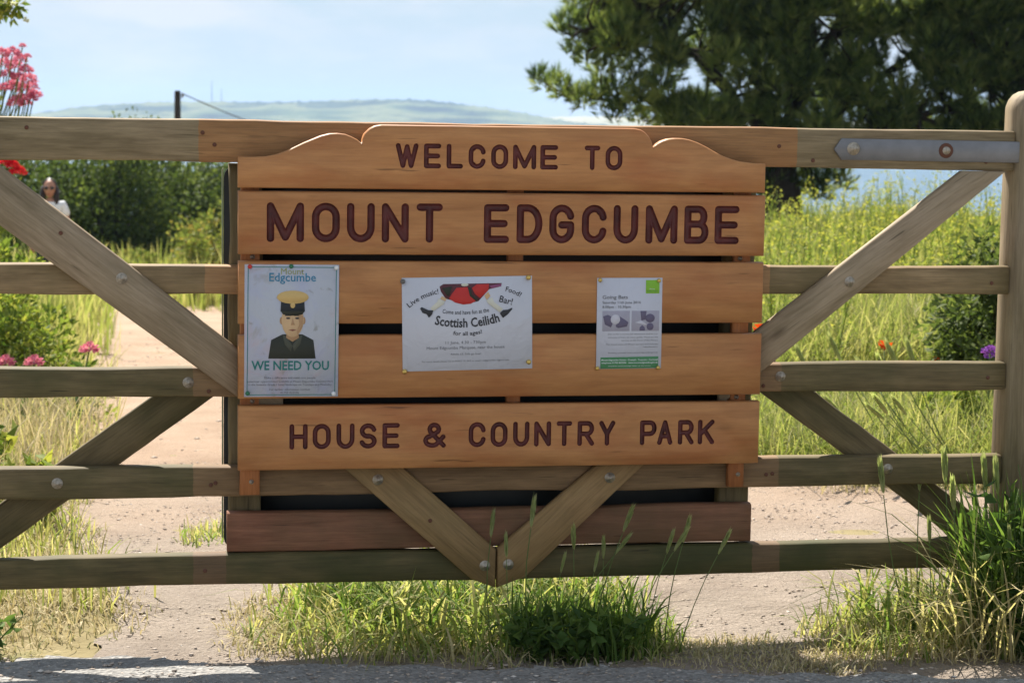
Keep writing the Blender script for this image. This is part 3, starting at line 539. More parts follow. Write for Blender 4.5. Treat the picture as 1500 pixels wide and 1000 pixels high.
# a plain stand-in figure: cap, face and coat in the notice's colours
P1.poly('figure_coat', [(230, 690), (250, 560), (330, 520), (470, 520), (548, 560), (565, 690)], I['coat'], lay=0)
P1.poly('figure_neck', [(362, 480), (438, 480), (446, 545), (400, 572), (354, 545)], I['flesh_dark'], lay=1)
P1.poly('figure_lapel', [(330, 522), (356, 536), (400, 600), (388, 640), (345, 590)], I['olive_dark'], lay=1); P1.poly('figure_lapel', [(470, 522), (444, 536), (400, 600), (412, 640), (455, 590)], I['olive_dark'], lay=1)
for x in (322, 478): P1.poly('figure_ear', circ(x, 425, 13, 26), I['flesh_dark'], lay=1)
for x in (368, 432): P1.poly('figure_eye', circ(x, 408, 15, 6), I['dark'], lay=4); P1.poly('figure_brow', [(x-24, 392), (x+24, 392), (x+20, 384), (x-20, 384)], I['dark'], lay=4)
P1.poly('figure_nose', [(400, 405), (416, 455), (388, 455)], I['flesh_dark'], lay=4); P1.poly('figure_mouth', [(372, 490), (400, 484), (428, 490), (400, 498)], I['flesh_shade'], lay=4); P1.poly('figure_cheek', [(440, 380), (474, 390), (470, 470), (436, 522), (430, 500), (448, 450)], I['flesh_dark'], lay=4); P1.poly('figure_peak', [(316, 358), (484, 358), (468, 382), (400, 390), (332, 382)], I['coat'], lay=5); P1.poly('figure_badge', circ(400, 318, 17, 20), I['tan'], lay=5)
P1.poly('figure_face', circ(400, 420, 78, 120), I['flesh'], lay=2); P1.poly('figure_cap_band', [(318, 290), (482, 290), (486, 362), (314, 362)], I['navy'], lay=3); P1.poly('figure_cap', circ(400, 262, 112, 46), I['tan'], lay=4)
for x, y, c in ((98, 52, 'red'), (388, 48, 'green'), (86, 932, 'green'), (706, 56, 'white'), (694, 936, 'white')): P1.pin(x, y, PIN[c], .0058)
# dance notice
m2 = lambda cx, cy: (-.302+(580+cx/6.248-588)/192*.342, .969-(395+cy/6.248-406)/136.5*.2425)
P2 = Notice('white landscape notice for a ceilidh with a dancing kilt drawing', -.2985, .0415, .7275, .9695, m2, paper('white_laminate', (.57, .57, .62)), .019)
P2.poly('kilt_side', [(405, 150), (440, 128), (975, 128), (970, 158), (860, 182), (760, 290), (690, 305), (560, 290), (460, 262), (415, 195)], I['tartan'])
P2.poly('kilt', [(520, 215), (560, 165), (660, 160), (680, 220), (745, 282), (690, 312), (620, 318), (545, 298), (490, 262)], I['red'], lay=1); P2.poly('kilt', [(745, 135), (858, 135), (850, 195), (775, 262), (730, 225), (700, 170)], I['red'], lay=1)
P2.poly('kilt_stripe', [(662, 160), (690, 160), (700, 225), (760, 275), (742, 292), (680, 240)], I['coat'], lay=2); P2.poly('kilt_stripe', [(425, 165), (520, 150), (490, 240), (470, 232)], I['coat'], lay=2); P2.poly('belt_buckle', circ(635, 138, 34, 14), I['sock'], lay=2); P2.poly('shawl', [(860, 150), (972, 135), (970, 156), (880, 178)], I['purple'], lay=1)
P2.poly('leg', [(425, 235), (468, 262), (455, 285), (410, 262)], I['flesh'], lay=1); P2.poly('leg', [(815, 240), (850, 205), (870, 245), (835, 280)], I['flesh'], lay=1)
P2.poly('sock', [(395, 258), (452, 288), (440, 312), (345, 372), (318, 345), (380, 290)], I['sock'], lay=2); P2.poly('sock', [(832, 285), (885, 255), (905, 300), (985, 365), (955, 395), (850, 315)], I['sock'], lay=2)
P2.poly('shoe', [(225, 345), (240, 334), (300, 362), (345, 365), (335, 400), (305, 432), (285, 400), (245, 385)], I['dark'], lay=3); P2.poly('shoe', [(955, 405), (985, 375), (1030, 372), (1070, 355), (1070, 370), (1030, 415), (985, 447)], I['dark'], lay=3)
def on_arc(x0, y0, x1, y1, sag):
    def f(t):
        bx = x0+(x1-x0)*t; by = y0+(y1-y0)*t+sag*4*t*(1-t); dx = (x1-x0)+0*t; dy = (y1-y0)+sag*4*(1-2*t); l = np.hypot(dx, dy); return bx, by, dx/l, dy/l
    return f
P2.text('Live music!', 0, 1, 0, 46, I['dark'], .006, on_arc(128, 338, 395, 215, -22)); P2.text('Food!', 0, 1, 0, 44, I['dark'], .006, on_arc(1008, 202, 1142, 258, -6)); P2.text('Bar!', 0, 1, 0, 60, I['dark'], .008, on_arc(948, 298, 1066, 330, 0))
P2.text('Come and have fun at the', 0, 1, 0, 38, I['dark'], .004, on_arc(428, 392, 858, 388, 18)); P2.text('Scottish Ceilidh', 0, 1, 0, 82, I['dark'], .022, on_arc(355, 492, 958, 478, 40)); P2.text('for all ages!', 0, 1, 0, 36, I['dark'], .010, on_arc(525, 592, 792, 584, 12))
for tx, a, b_, y, h in (('11 June, 4.30 - 730pm', 455, 825, 676, 26), ('Mount Edgcumbe Marquee, near the house', 282, 998, 724, 27), ('Adults £5, kids go free!', 500, 782, 778, 18), ('For more details please Val on 07503 121 815 or email val@grumblerryginns.com', 238, 1040, 840, 14)): P2.text(tx, a, b_, y, h, I['grey'])
for x, y, c in ((70, 98, 'grey'), (1222, 82, 'brass'), (78, 918, 'brass'), (1222, 858, 'brass')): P2.pin(x, y, PIN[c])
# bat walk notice
m3 = lambda cx, cy: (.214+(865+cx/6.67-876)/94*.173, .968-(400+cy/6.67-407)/133*.24)
P3 = Notice('small portrait notice headed Going Bats with green square and footer', .2135, .3885, .7285, .9675, m3, paper('white_laminate_small', (.55, .55, .61)), .006)
P3.poly('logo_square', [(545, 70), (678, 70), (678, 200), (545, 200)], I['lime']); P3.text('Mount', 582, 632, 162, 12, I['white']); P3.text('Edgcumbe', 560, 660, 182, 12, I['green'])
P3.text('Going Bats', 124, 370, 250, 34, I['grey'], .012); P3.text('Saturday 11th June 2016', 124, 498, 297, 24, I['grey'], .012); P3.text('8.00pm - 10.30pm', 124, 402, 340, 24, I['grey'], .012)
P3.poly('picture', [(126, 368), (392, 368), (392, 565), (126, 565)], I['photo']); P3.poly('picture', [(410, 368), (680, 368), (680, 565), (410, 565)], I['photo'])
P3.poly('picture_shape', [(132, 420), (180, 405), (225, 430), (230, 480), (210, 528), (150, 500)], I['photo_dark'], lay=1); P3.poly('picture_shape', [(290, 420), (340, 450), (380, 480), (365, 520), (280, 535), (255, 520)], I['photo_dark'], lay=1); P3.poly('picture_shape', circ(252, 450, 46, 48), I['photo_light'], lay=2)
P3.poly('picture_shape', circ(590, 440, 46, 42), I['photo_dark'], lay=1); P3.poly('picture_shape', [(495, 370), (555, 370), (545, 455), (505, 462)], I['photo_dark'], lay=1); P3.poly('picture_shape', circ(592, 522, 34, 36), I['photo_dark'], lay=1); P3.poly('picture_shape', [(488, 562), (490, 530), (515, 508), (540, 530), (542, 562)], I['photo_dark'], lay=1); P3.poly('picture_shape', [(440, 482), (500, 462), (560, 500), (540, 508), (490, 492)], I['photo_light'], lay=2)
for tx, a, b_, y in (('Join us for a nocturnal adventure and let our', 180, 672, 600), ('colonies of bats be your guide. Meet on the', 182, 672, 632), ('terrace at the front of the House.', 312, 674, 662), ('The event costs £3.00 per person and includes', 160, 674, 700), ('refreshments.', 528, 672, 726), ('Booking essential www.mountedgcumbe.gov.uk', 188, 672, 782)): P3.text(tx, a, b_, y, 13, I['grey'])
P3.poly('footer', [(112, 820), (678, 814), (678, 928), (112, 930)], I['green']); P3.text('Mount Edgcumbe House - Cremyll - Torpoint - Cornwall', 122, 672, 853, 15, I['white'], .01); P3.text('telephone 01752 822236   www.mountedgcumbe.gov.uk', 122, 672, 880, 15, I['white'], .01); P3.text('enquiries and bookings taken at the house', 190, 602, 909, 9, I['white'])
for x, y, c in ((98, 68, 'brass'), (672, 76, 'brass'), (82, 926, 'brass'), (676, 926, 'brass')): P3.pin(x, y, PIN[c], .0055)

# ------------------------------------------------------------------ vegetation
def at(px, py, Y):               # a pixel of the photograph at distance Y -> world
    d = fw+right*((px-750)/3000)+upv*((500-py)/3000); t_ = Y/d.y; return np.array([d.x*t_, Y, CAM_H+d.z*t_])
M['meadow'] = leafmat('meadow_grass_blade', [(0, (.12, .155, .04)), (.4, (.25, .28, .08)), (.7, (.39, .36, .15)), (1, (.54, .45, .25))], .5)
M['verge'] = leafmat('verge_grass_blade', [(0, (.07, .125, .025)), (.4, (.18, .26, .055)), (.7, (.38, .38, .13)), (1, (.58, .48, .27))], .5)
M['straw'] = leafmat('dry_grass_blade', [(0, (.24, .25, .10)), (.3, (.42, .36, .18)), (.6, (.54, .44, .24)), (1, (.64, .54, .35))], .3, through=(1.05, 1.05, .9))
M['weed'] = leafmat('dark_weed_leaf', [(0, (.045, .085, .024)), (.6, (.10, .17, .04)), (1, (.17, .24, .06))], .4)
M['shrub'] = leafmat('shrub_leaf', [(0, (.035, .055, .015)), (.5, (.085, .12, .03)), (1, (.17, .20, .055))], .4)
M['shrub_olive'] = leafmat('olive_leaf', [(0, (.05, .075, .022)), (.5, (.12, .155, .045)), (1, (.23, .26, .08))], .4)
M['herb'] = leafmat('herb_leaf', [(0, (.10, .14, .035)), (.45, (.22, .25, .06)), (.75, (.36, .30, .09)), (1, (.42, .24, .08))], .4)
M['shrub_yellow'] = leafmat('yellow_green_leaf', [(0, (.07, .12, .02)), (.5, (.20, .25, .05)), (1, (.42, .40, .08))], .42)
M['needle'] = leafmat('pine_needle', [(0, (.04, .065, .022)), (.5, (.16, .215, .065)), (1, (.34, .37, .125))], .5)
M['mustard'] = leafmat('yellow_weed', [(0, (.14, .20, .04)), (.6, (.27, .31, .07)), (.8, (.42, .40, .09)), (1, (.52, .46, .10))], .42)
M['pink'] = leafmat('pink_petal', [(0, (.50, .09, .22)), (1, (.76, .27, .44))], .35)
M['scarlet'] = leafmat('red_petal', [(0, (.55, .01, .03)), (1, (.72, .04, .06))], .3)
M['orange'] = leafmat('poppy_petal', [(0, (.72, .07, .01)), (1, (.8, .14, .03))], .4)
M['violet'] = leafmat('violet_petal', [(0, (.22, .05, .42)), (1, (.4, .14, .62))], .35)
M['blossom'] = leafmat('white_blossom', [(0, (.7, .7, .62)), (1, (.82, .82, .76))], .3)
M['bark'] = plain('grey_bark', (.04, .03, .022), .9, .15, var=.35, scale=9)
M['barley'] = leafmat('barley_awn', [(0, (.20, .28, .08)), (.5, (.34, .40, .15)), (1, (.50, .48, .26))], .5)
M['stem'] = plain('green_stem', (.10, .14, .035), .7)
def gz(x, y): return np.stack([x, y, terr(x, y)], -1)
def scatter(N, xr, yr, keep): 
    x = rng.uniform(*xr, N); y = rng.uniform(*yr, N); k = keep(x, y); return x[k], y[k]
def grass(name, label, sets, mat):
    a = Acc()
    for N, xr, yr, keep, h0, h1, wd, t0, t1, ln in sets:
        x, y = scatter(N, xr, yr, keep); n = len(x)
        patch = .5+.5*np.sin(x*3.1+1.3*np.sin(y*2.3))*np.sin(y*2.7+x)
        h = rng.uniform(h0, h1, n)*(.7+.5*patch); a.add(*blades(gz(x, y), h, rng.uniform(.1, 1, n)*ln, np.full(n, wd)*rng.uniform(.6, 1.3, n), np.clip(rng.uniform(t0, t1, n)+(patch-.5)*.25, 0, 1)))
    return tag(a.build(name, mat), label, 'grass', kind='stuff')
off = lambda x, y: path_sdf(x, y) > rng.uniform(-.12, .10, len(x))
vis = lambda x, y: (np.abs(x) < .40*y+1.4) & ((np.abs(x) < .27*y+.35) | (rng.random(len(x)) < .6))
rgt = lambda x, y: off(x, y) & vis(x, y) & (x > np.interp(y, RY, RX)-.3)
lft = lambda x, y: off(x, y) & vis(x, y) & (x < np.interp(y, LY, LX)+.3)
grass('meadow_grass', 'tall yellow-green meadow grass beyond the dirt on the hinge side', [
  (84000, (-.6, 5.6), (6.8, 11), rgt, .12, .36, .0045, .0, .8, 1.1), (80000, (-1., 7.8), (10, 16), rgt, .32, .66, .007, .05, .8, .9), (56000, (-3.5, 11.5), (15, 26), rgt, .5, .95, .014, .1, .75, .7)], M['meadow'])
grass('rough_grass', 'rough green and straw grass bordering the far side of the path', [
  (13000, (-4.8, -.8), (5.0, 9), lft, .05, .2, .005, .1, 1, .9), (10000, (-7.6, -1.2), (8, 16), lft, .15, .4, .007, .4, 1, .8), (22000, (-13, -2), (15, 33), lambda x, y: off(x, y) & vis(x, y), .3, .7, .016, .2, .8, .5), (24000, (-16, 14), (26, 41), lambda x, y: vis(x, y), .4, .9, .025, .2, .8, .5)], M['meadow'])
gs = lambda y, s0=0: y-(GATE_D+0*s0)      # distance past the gate line
blob = lambda cx, cy, rx, ry: (lambda x, y: ((x-cx)/rx)**2+((y-cy)/ry)**2 < rng.uniform(.35, 1.1, len(x)))
grass('verge_grass', 'lush tufted grass growing under the middle of the gate', [
  (5200, (-.66, .5), (4.6, 5.6), blob(-.12, 5.1, .48, .42), .08, .25, .0066, .05, 1, 1.5), (3800, (-.64, .3), (4.53, 5.3), blob(-.22, 4.82, .44, .30),   .03, .12, .0048, .25, 1, 1.6), (1300, (.0, .42), (4.6, 4.95), blob(.17, 4.75, .2, .16), .08, .20, .006, 0, .5, 1.0), (900, (.2, .48), (4.6, 5.1), blob(.32, 4.8, .12, .2), .03, .10, .005, .1, .9, 1.3),
  (900, (-1.15, -.75), (5.9, 6.7), blob(-.90, 6.3, .13, .34), .02, .07, .005, .3, 1, 1.2)], M['verge'])
grass('dry_grass', 'short bleached dry grass on the bare verge', [
  (12000, (-2.4, -.7), (4.51, 5.7), blob(-1.5, 4.95, .62, .52), .015, .06, .0034, 0, 1, 1.5), (5500, (.30, .95), (4.5, 5.0), blob(.58, 4.68, .32, .19), .01, .035, .0034, 0, .9, 1.4), (5000, (-.6, .5), (4.51, 5.5), blob(-.1, 4.8, .52, .34), .015, .06, .0034, 0, 1, 1.6), (3500, (.7, 1.5), (4.6, 5.2), blob(1.08, 4.85, .35, .25), .015, .07, .0036, 0, 1, 1.6), (3500, (-.78, -.4), (4.6, 5.5), blob(-.56, 4.95, .15, .4), .015, .05, .0036, .1, 1, 1.4),
  (3500, (.7, 3), (6.5, 7.7), lambda x, y: off(x, y+.2), .03, .10, .005, .2, 1, 1.2), (3200, (-3, -1.3), (6.5, 10), lft, .2, .42, .005, .2, 1, .7), (5000, (-2.2, -.9), (5.4, 7.2), lambda x, y: (path_sdf(x, y) > -.12) & (x < -1.), .015, .06, .004, .1, 1, 1.4)], M['straw'])
grass('post_grass', 'tall tangled grass crowding the foot of the gate at the hinge end', [
  (2600, (.62, 1.7), (4.62, 5.5), blob(1.10, 5.0, .30, .30), .07, .19, .0062, .0, .9, 1.5), (3400, (.98, 1.6), (4.58, 5.1), blob(1.30, 4.84, .21, .22), .14, .44, .008, 0, .4, .85), (800, (.95, 1.5), (4.6, 5.0), blob(1.22, 4.78, .26, .15), .15, .36, .005, .8, 1, 1.5), (2200, (.6, 1.2), (4.62, 5.1), blob(.93, 4.85, .24, .22), .02, .09, .0045, .2, 1, 1.2)], M['verge'])
# wild barley: stem, blade and bristly head
def barley_data(seed, h, hl):
    r = np.random.default_rng(seed); bend = r.uniform(-.25, .25, 2); P = np.array([(bend[0]*h*t**2, bend[1]*h*t**2, h*t) for t in np.linspace(0, 1, 5)])
    stem = tube(P, np.linspace(.0018, .0011, 5), 4); d = nrm(P[-1]-P[-2]); a = Acc()
    n = 90; t_ = np.linspace(0, 1, n); ang = t_*40; rad = .0055*np.sin(np.clip(t_*2.6+.5, 0, math.pi)); base = P[-1]+d*(t_*hl*.75)[:, None]
    o = np.stack([np.cos(ang), np.sin(ang), np.zeros(n)], -1); D = nrm(d+o*.13); a.add(*leaves(base+o*rad[:, None]*.5, D, .026+.012*r.random(n), .0032, r.uniform(.45, .95, n), .1))
    return stem, a
bar = []
for sd_ in range(4):
    stv, ha = barley_data(40+sd_, .30, .075); bar.append((mesh_data('stem', *stv), ha.data('head')))
def barley(x, y, sc_, lean, az, label, group):
    sm, hm = random.choice(bar); e = empty('barley_stalk', (x, y, float(terr(x, y))), az); e.rotation_euler = (0, lean, az); e.scale = (sc_,)*3; tag(e, label, 'barley', group)
    link('stem', sm, M['stem'], e); link('head', hm, M['barley'], e)
for x, y in ((.02, 4.68), (.06, 4.66), (.10, 4.7), (-.03, 4.72), (.15, 4.69), (.19, 4.67), (.24, 4.71), (.29, 4.7), (.33, 4.74), (.37, 4.72), (.13, 4.76), (.2, 4.78), (.40, 4.7)): barley(x, y, random.uniform(.62, 1.05), random.uniform(-.3, .3), random.uniform(-.6, .6), 'dark green barley stalk with bristly head in front of the bottom rail below the sign', 'barley in front of the sign')
for i in range(16): barley(random.uniform(-.55, .0), random.uniform(4.95, 5.3), random.uniform(.55, .85), random.uniform(-.35, .35), random.uniform(-1, 1), 'bright green barley stalk in the sunlit grass behind the bottom rail', 'barley behind the bottom rail')
for i in range(20): barley(random.uniform(.98, 1.32), random.uniform(4.66, 4.95), random.uniform(.55, 1.4), random.uniform(-.5, .4), random.uniform(-.8, .8), 'tall barley stalk in the tangle at the hinge end of the gate', 'barley at the hinge end')
for i in range(16): barley(random.uniform(1.35, 1.75), random.uniform(7.3, 8.0), random.uniform(1.3, 1.7), random.uniform(-1.0, -.6), random.uniform(-.4, .4), 'pale drooping barley stalk beyond the gate near the dark bush', 'drooping barley beyond the gate')
# leafy plants
def plant(name, label, cat, loc, h, spread, nst, nlf, ll, lw, mat, group=None, leafmin=.1, stem_r=.0022):
    e = empty(name, (loc[0], loc[1], float(terr(loc[0], loc[1])))); tag(e, label, cat, group); A, B = Acc(), Acc()
    for k in range(nst):
        az = rng.uniform(0, 6.3); sp = rng.uniform(.2, 1)*spread; hh = h*rng.uniform(.65, 1); T_ = np.linspace(0, 1, 6)
        P = np.stack([np.cos(az)*sp*T_**1.4, np.sin(az)*sp*T_**1.4, hh*T_], -1); A.add(*tube(P, np.linspace(stem_r, stem_r*.5, 6), 4))
        tt = rng.uniform(leafmin, 1, nlf); C = np.stack([np.interp(tt, T_, P[:, i]) for i in range(3)], -1); D = rng.normal(size=(nlf, 3)); D[:, 2] = D[:, 2]*.4+.25
        B.add(*leaves(C, D, ll*rng.uniform(.5, 1.1, nlf), lw*rng.uniform(.6, 1.1, nlf), rng.uniform(0, 1, nlf)))
    A.build('stems', M['stem'], e); f = B.build('foliage', mat, e); f['kind'] = 'stuff'; return e
for x, y in ((.06, 4.63), (.15, 4.62), (.23, 4.64)): plant('leafy_weed', 'low dark leafy weed in the shade under the sign', 'weed', (x, y), .13, .10, 10, 12, .045, .024, M['weed'], 'leafy weeds under the sign')
for x, y in ((1.20, 4.70), (1.27, 4.78), (1.16, 4.80), (1.31, 4.72), (1.24, 4.66)): plant('leafy_weed', 'broad-leaved weed climbing the hinge end of the gate', 'weed', (x, y), random.uniform(.34, .5), .11, 10, 15, .052, .026, M['weed'], 'weeds at the hinge end')
for x, y, h in ((-1.62, 6.1, .22), (-1.52, 6.5, .24), (-1.78, 6.9, .3), (-1.98, 7.4, .36), (-1.85, 6.3, .34)): plant('broad_leaf_plant', 'bright broad-leaved plant at the path edge below the valerian heads', 'plant', (x, y), h, .16, 10, 12, .085, .04, M['shrub_yellow'], 'broad-leaved plants at the path edge')
plant('broad_leaf_plant', 'dark leafy clump at the road edge in the dry grass', 'plant', (-1.19, 4.60), .10, .08, 12, 12, .04, .02, M['weed'])
# shrubs and trees: trunk with limbs, crown of leaf clumps
def shrub(name, label, cat, c, rx, ry, rz_, nclump, nleaf, ll, mat, group=None, zoff=None):
    x, y = c; z = float(terr(x, y)); e = empty(name, (x, y, z)); tag(e, label, cat, group); A, B = Acc(), Acc()
    u_ = nrm(rng.normal(size=(nclump, 3)))*(rng.random((nclump, 1))**.4); u_[:, 2] = np.abs(u_[:, 2])*1.1-.12
    cc = u_*[rx, ry, rz_*1.9]; cc[:, 2] = np.maximum(cc[:, 2], .06*rz_)
    for q in cc[::2]: A.add(*tube([(0, 0, -.1), (q[0]*.25, q[1]*.25, q[2]*.5), tuple(q)], [.03*rx, .018*rx, .006*rx], 5))
    R_ = min(rx, rz_)*rng.uniform(.16, .46, nclump)
    for q, r in zip(cc, R_):
        d = nrm(rng.normal(size=(nleaf, 3))); C = q+d*r*(rng.random((nleaf, 1))**.35); D = d+rng.normal(size=(nleaf, 3))*.7+[0, 0, .2]
        B.add(*leaves(C, D, ll*rng.uniform(.6, 1.2, nleaf), ll*.5*rng.uniform(.7, 1.2, nleaf), np.clip(rng.normal(.45+.1*rng.normal(), .22, nleaf), 0, 1)))
    A.build('trunk', M['bark'], e); f = B.build('crown', mat, e); f['kind'] = 'stuff'; return e
HL = ['dense dark shrub at the end of the far hedge behind the walker', 'tall rounded dark shrub in the far hedge', 'olive green shrub in the far hedge beside the pole', 'loose shrub of the far hedge with gaps showing the sea', 'low shrub of the far hedge half hidden by the sign', 'shrub of the far hedge beyond the scarlet flowers']
for i, (px, Y, rx, rz_) in enumerate(((95, 37, 1.5, 1.42), (165, 36, 1.5, 1.5), (232, 38, 1.4, 1.4), (300, 40, 1.0, 1.25), (385, 39, 1.4, 1.2), (20, 39, 1.5, 1.45))): shrub('hedge_shrub', HL[i], 'shrub', ((px-750)/3000*Y, Y), rx, 1.1, rz_, 105, 150, (.12, .10, .13, .11, .12, .10)[i], (M['shrub'], M['shrub'], M['shrub_olive'], M['shrub_olive'], M['shrub'], M['shrub_olive'])[i], 'shrubs of the far hedge')
for px, Y, rx, rz_, lab in ((285, 29, .75, .60, 'yellow-green herb clump at the bend of the path beside the sign'), (238, 32, .8, .48, 'sunlit herb clump below the hedge under the utility pole'), (190, 34, .7, .35, 'low green herb clump at the foot of the dark hedge'), (332, 30, .7, .75, 'sunlit herb clump half hidden by the black panel')): shrub('herb_clump', lab, 'shrub', ((px-750)/3000*Y, Y), rx, .7, rz_, 40, 90, .08, M['herb'], 'herb clumps below the hedge')
shrub('leafy_bush', 'yellow-green leafy bush at the path edge behind the long brace', 'bush', (-2.66, 10.6), .46, .5, .5, 60, 150, .05, M['shrub_yellow'])
shrub('leafy_bush', 'dark green bush close behind the hinge end of the gate', 'bush', (2.27, 9.4), .33, .4, .55, 100, 130, .05, M['shrub_olive'])
shrub('leafy_bush', 'low bush between the drooping barley and the gate end', 'bush', (1.86, 8.3), .22, .25, .17, 20, 110, .04, M['shrub_yellow'])
c_ = at(762, 177, 46); shrub('distant_bush', 'tip of a dark bush just showing over the middle of the sign', 'bush', (float(c_[0]), 46), .9, .9, (float(c_[2])-float(terr(c_[0], 46)))/2.05, 50, 90, .12, M['shrub'])
# valerian
def flower_ball(r, n, pl, seed):
    d = nrm(rng.normal(size=(n, 3))); d[:, 2] = np.abs(d[:, 2])*1.0-.25; a = Acc(); a.add(*leaves(d*r*rng.uniform(.5, 1, (n, 1)), d+rng.normal(size=(n, 3))*.5, pl, pl*.7, rng.random(n))); return a.data('flower_head')
FB = [flower_ball(.042, 150, .017, k) for k in range(3)]
vb = shrub('valerian_bush', 'tall valerian bush topped with pink flower heads above the top rail', 'bush', (-3.5, 13), .38, .4, 1.2, 60, 130, .05, M['shrub_yellow'])
vz = vb.location.z
for px, py in [(4, 78), (18, 80), (30, 88), (8, 95), (22, 98), (38, 103), (10, 110), (27, 115), (42, 118), (20, 127), (34, 132), (47, 128), (30, 145), (44, 145), (24, 152), (38, 152), (33, 68), (40, 83), (50, 140), (6, 130), (-12, 90), (-20, 110), (-15, 130)]:
    p = at(px, py, 13+random.uniform(-.35, .2)); o = link('flower_head', random.choice(FB), M['pink'], vb, (p[0]-vb.location.x, p[1]-13, p[2]-vz), (0, 0, random.random()*6)); k = .55 if py < 84 and px > 30 else random.uniform(.95, 1.3); o.scale = (k,)*3
    q = p-np.array(vb.location); mk('flower_stem', *tube([(q[0]*.6, q[1]*.6, max(.3, q[2]-.5)), (q[0]*.9, q[1]*.9, q[2]-.2), tuple(q)], .004, 4), M['stem'], vb)
for px, py, Y, lab in ((8, 531, 9.3, 'pink valerian stem at the frame edge above the third rail'), (50, 531, 9.2, 'pink valerian head just clearing the third rail'), (131, 512, 9.0, 'single pink valerian head leaning out over the path')):
    p = at(px, py, Y); z = float(terr(p[0], Y)); e = empty('valerian', (p[0], Y, z)); tag(e, lab, 'flower', 'valerian stems at the path edge'); h = p[2]-z
    mk('stem', *tube([(-.12, 0, 0), (-.05, 0, h*.5), (0, 0, h)], .004, 5), M['stem'], e); link('flower_head', FB[0], M['pink'], e, (0, 0, h)).scale = (.95,)*3
    a = Acc(); n_ = 26; tt = rng.uniform(.1, .85, n_); a.add(*leaves(np.stack([-.12*(1-tt), np.zeros(n_), h*tt], -1), rng.normal(size=(n_, 3))+[0, 0, .3], .07, .03, rng.random(n_))); a.build('leaves', M['weed'], e)['kind'] = 'stuff'
e0 = at(14, 240, 12); zt = float(terr(e0[0], 12)); rp_ = plant('red_flower_plant', 'scarlet flowered plant glimpsed under the top rail beside the walker', 'flower', (e0[0]-.08, 12), e0[2]-zt+.02, .06, 9, 16, .06, .03, M['shrub_yellow'])
for px, py, k in ((6, 238, .9), (18, 243, 1.1), (26, 252, 1.25), (14, 236, .8)):
    p = at(px, py, 11.9); link('flower_head', FB[1], M['scarlet'], rp_, (p[0]-e0[0]+.08, p[1]-12, p[2]-zt)).scale = (k*.9,)*3
# poppies and the purple flower in the meadow
PP = Acc()
for k in range(6):
    a0 = k*1.05; d = np.array([[math.cos(a0), math.sin(a0), .45]]); V, F, T = leaves(np.zeros((1, 3)), d, .05, .055, [.2+.1*k], .3); PP.add(V, F, T)
PPd = PP.data('petals')
for nm, px, py, Y, mt, me, lab, sc_ in (('poppy', 1113, 484, 9.0, 'orange', PPd, 'orange-red poppy beside the edge of the sign', .85), ('poppy', 1296, 507, 9.4, 'orange', PPd, 'orange-red poppy alone in the meadow between the rails', .8), ('poppy', 1372, 527, 9.6, 'orange', PPd, 'faint poppy low behind the third rail near the hinge end', .45), ('thistle', 1450, 516, 8.2, 'violet', FB[2], 'purple flower head against the hanging stile', .75)):
    p = at(px, py, Y); z = float(terr(p[0], Y)); e = empty(nm, (p[0], Y, z)); tag(e, lab, 'flower'); h = p[2]-z
    mk('stem', *tube([(.02, 0, 0), (.0, 0, h*.6), (0, 0, h)], .003, 4), M['stem'], e); link('petals', me, M[mt], e, (0, 0, h), (.5, 0, 0)).scale = (sc_,)*3
    a = Acc(); tt = rng.uniform(.05, .6, 8); a.add(*leaves(np.stack([np.zeros(8), np.zeros(8), h*tt], -1), rng.normal(size=(8, 3)), .07, .02, rng.random(8))); a.build('leaves', M['verge'], e)['kind'] = 'stuff'
# tall yellow-flowered weeds over the meadow
A = Acc(); x, y = scatter(1300, (.8, 8), (9.5, 21), lambda x, y: (np.abs(x) < .36*y+.8) & (x > .105*y-.35) & (rng.random(len(x)) < np.clip((y-8.5)/6, .15, 1)*.62))
for X, Y in zip(x, y):
    z = float(terr(X, Y)); h = rng.uniform(.75, 1.12)*(1+.12*math.sin(X*2.1))*min(1, .55+(Y-9)/9); lean = rng.normal(size=2)*.10
    T_ = np.linspace(0, 1, 5); P = np.stack([X+lean[0]*T_**2, Y+lean[1]*T_**2, z+h*T_], -1); A.add(*tube(P, np.linspace(.005, .002, 5), 3), .25)
    nb_ = 5; b0 = rng.uniform(.45, .9, nb_); base = np.stack([np.interp(b0, T_, P[:, i]) for i in range(3)], -1); az = rng.uniform(0, 6.3, nb_); tip = base+np.stack([np.cos(az)*.11, np.sin(az)*.11, rng.uniform(.12, .22, nb_)], -1)
    V, F, T = blades(base, np.full(nb_, .2), np.full(nb_, .45), np.full(nb_, .006), np.full(nb_, .3), az); A.add(V, F, T)
    n_ = 30; tt = rng.uniform(.12, .95, n_); C = np.stack([np.interp(tt, T_, P[:, i]) for i in range(3)], -1); D = rng.normal(size=(n_, 3)); D[:, 2] += .5; A.add(*leaves(C, D, .09*(1.15-tt), .022*(1.3-tt), rng.uniform(.05, .6, n_)))
    tips = np.concatenate([tip, P[-1:], P[-2:-1]]); n_ = len(tips)*6; C = np.repeat(tips, 6, 0)+rng.normal(size=(n_, 3))*[.02, .02, .035]; A.add(*leaves(C, rng.normal(size=(n_, 3))+[0, 0, .4], .024, .017, rng.uniform(.5, 1, n_)))
tag(A.build('flowering_weeds', M['mustard']), 'tall feathery weeds with small yellow flowers filling the meadow', 'weeds', kind='stuff')
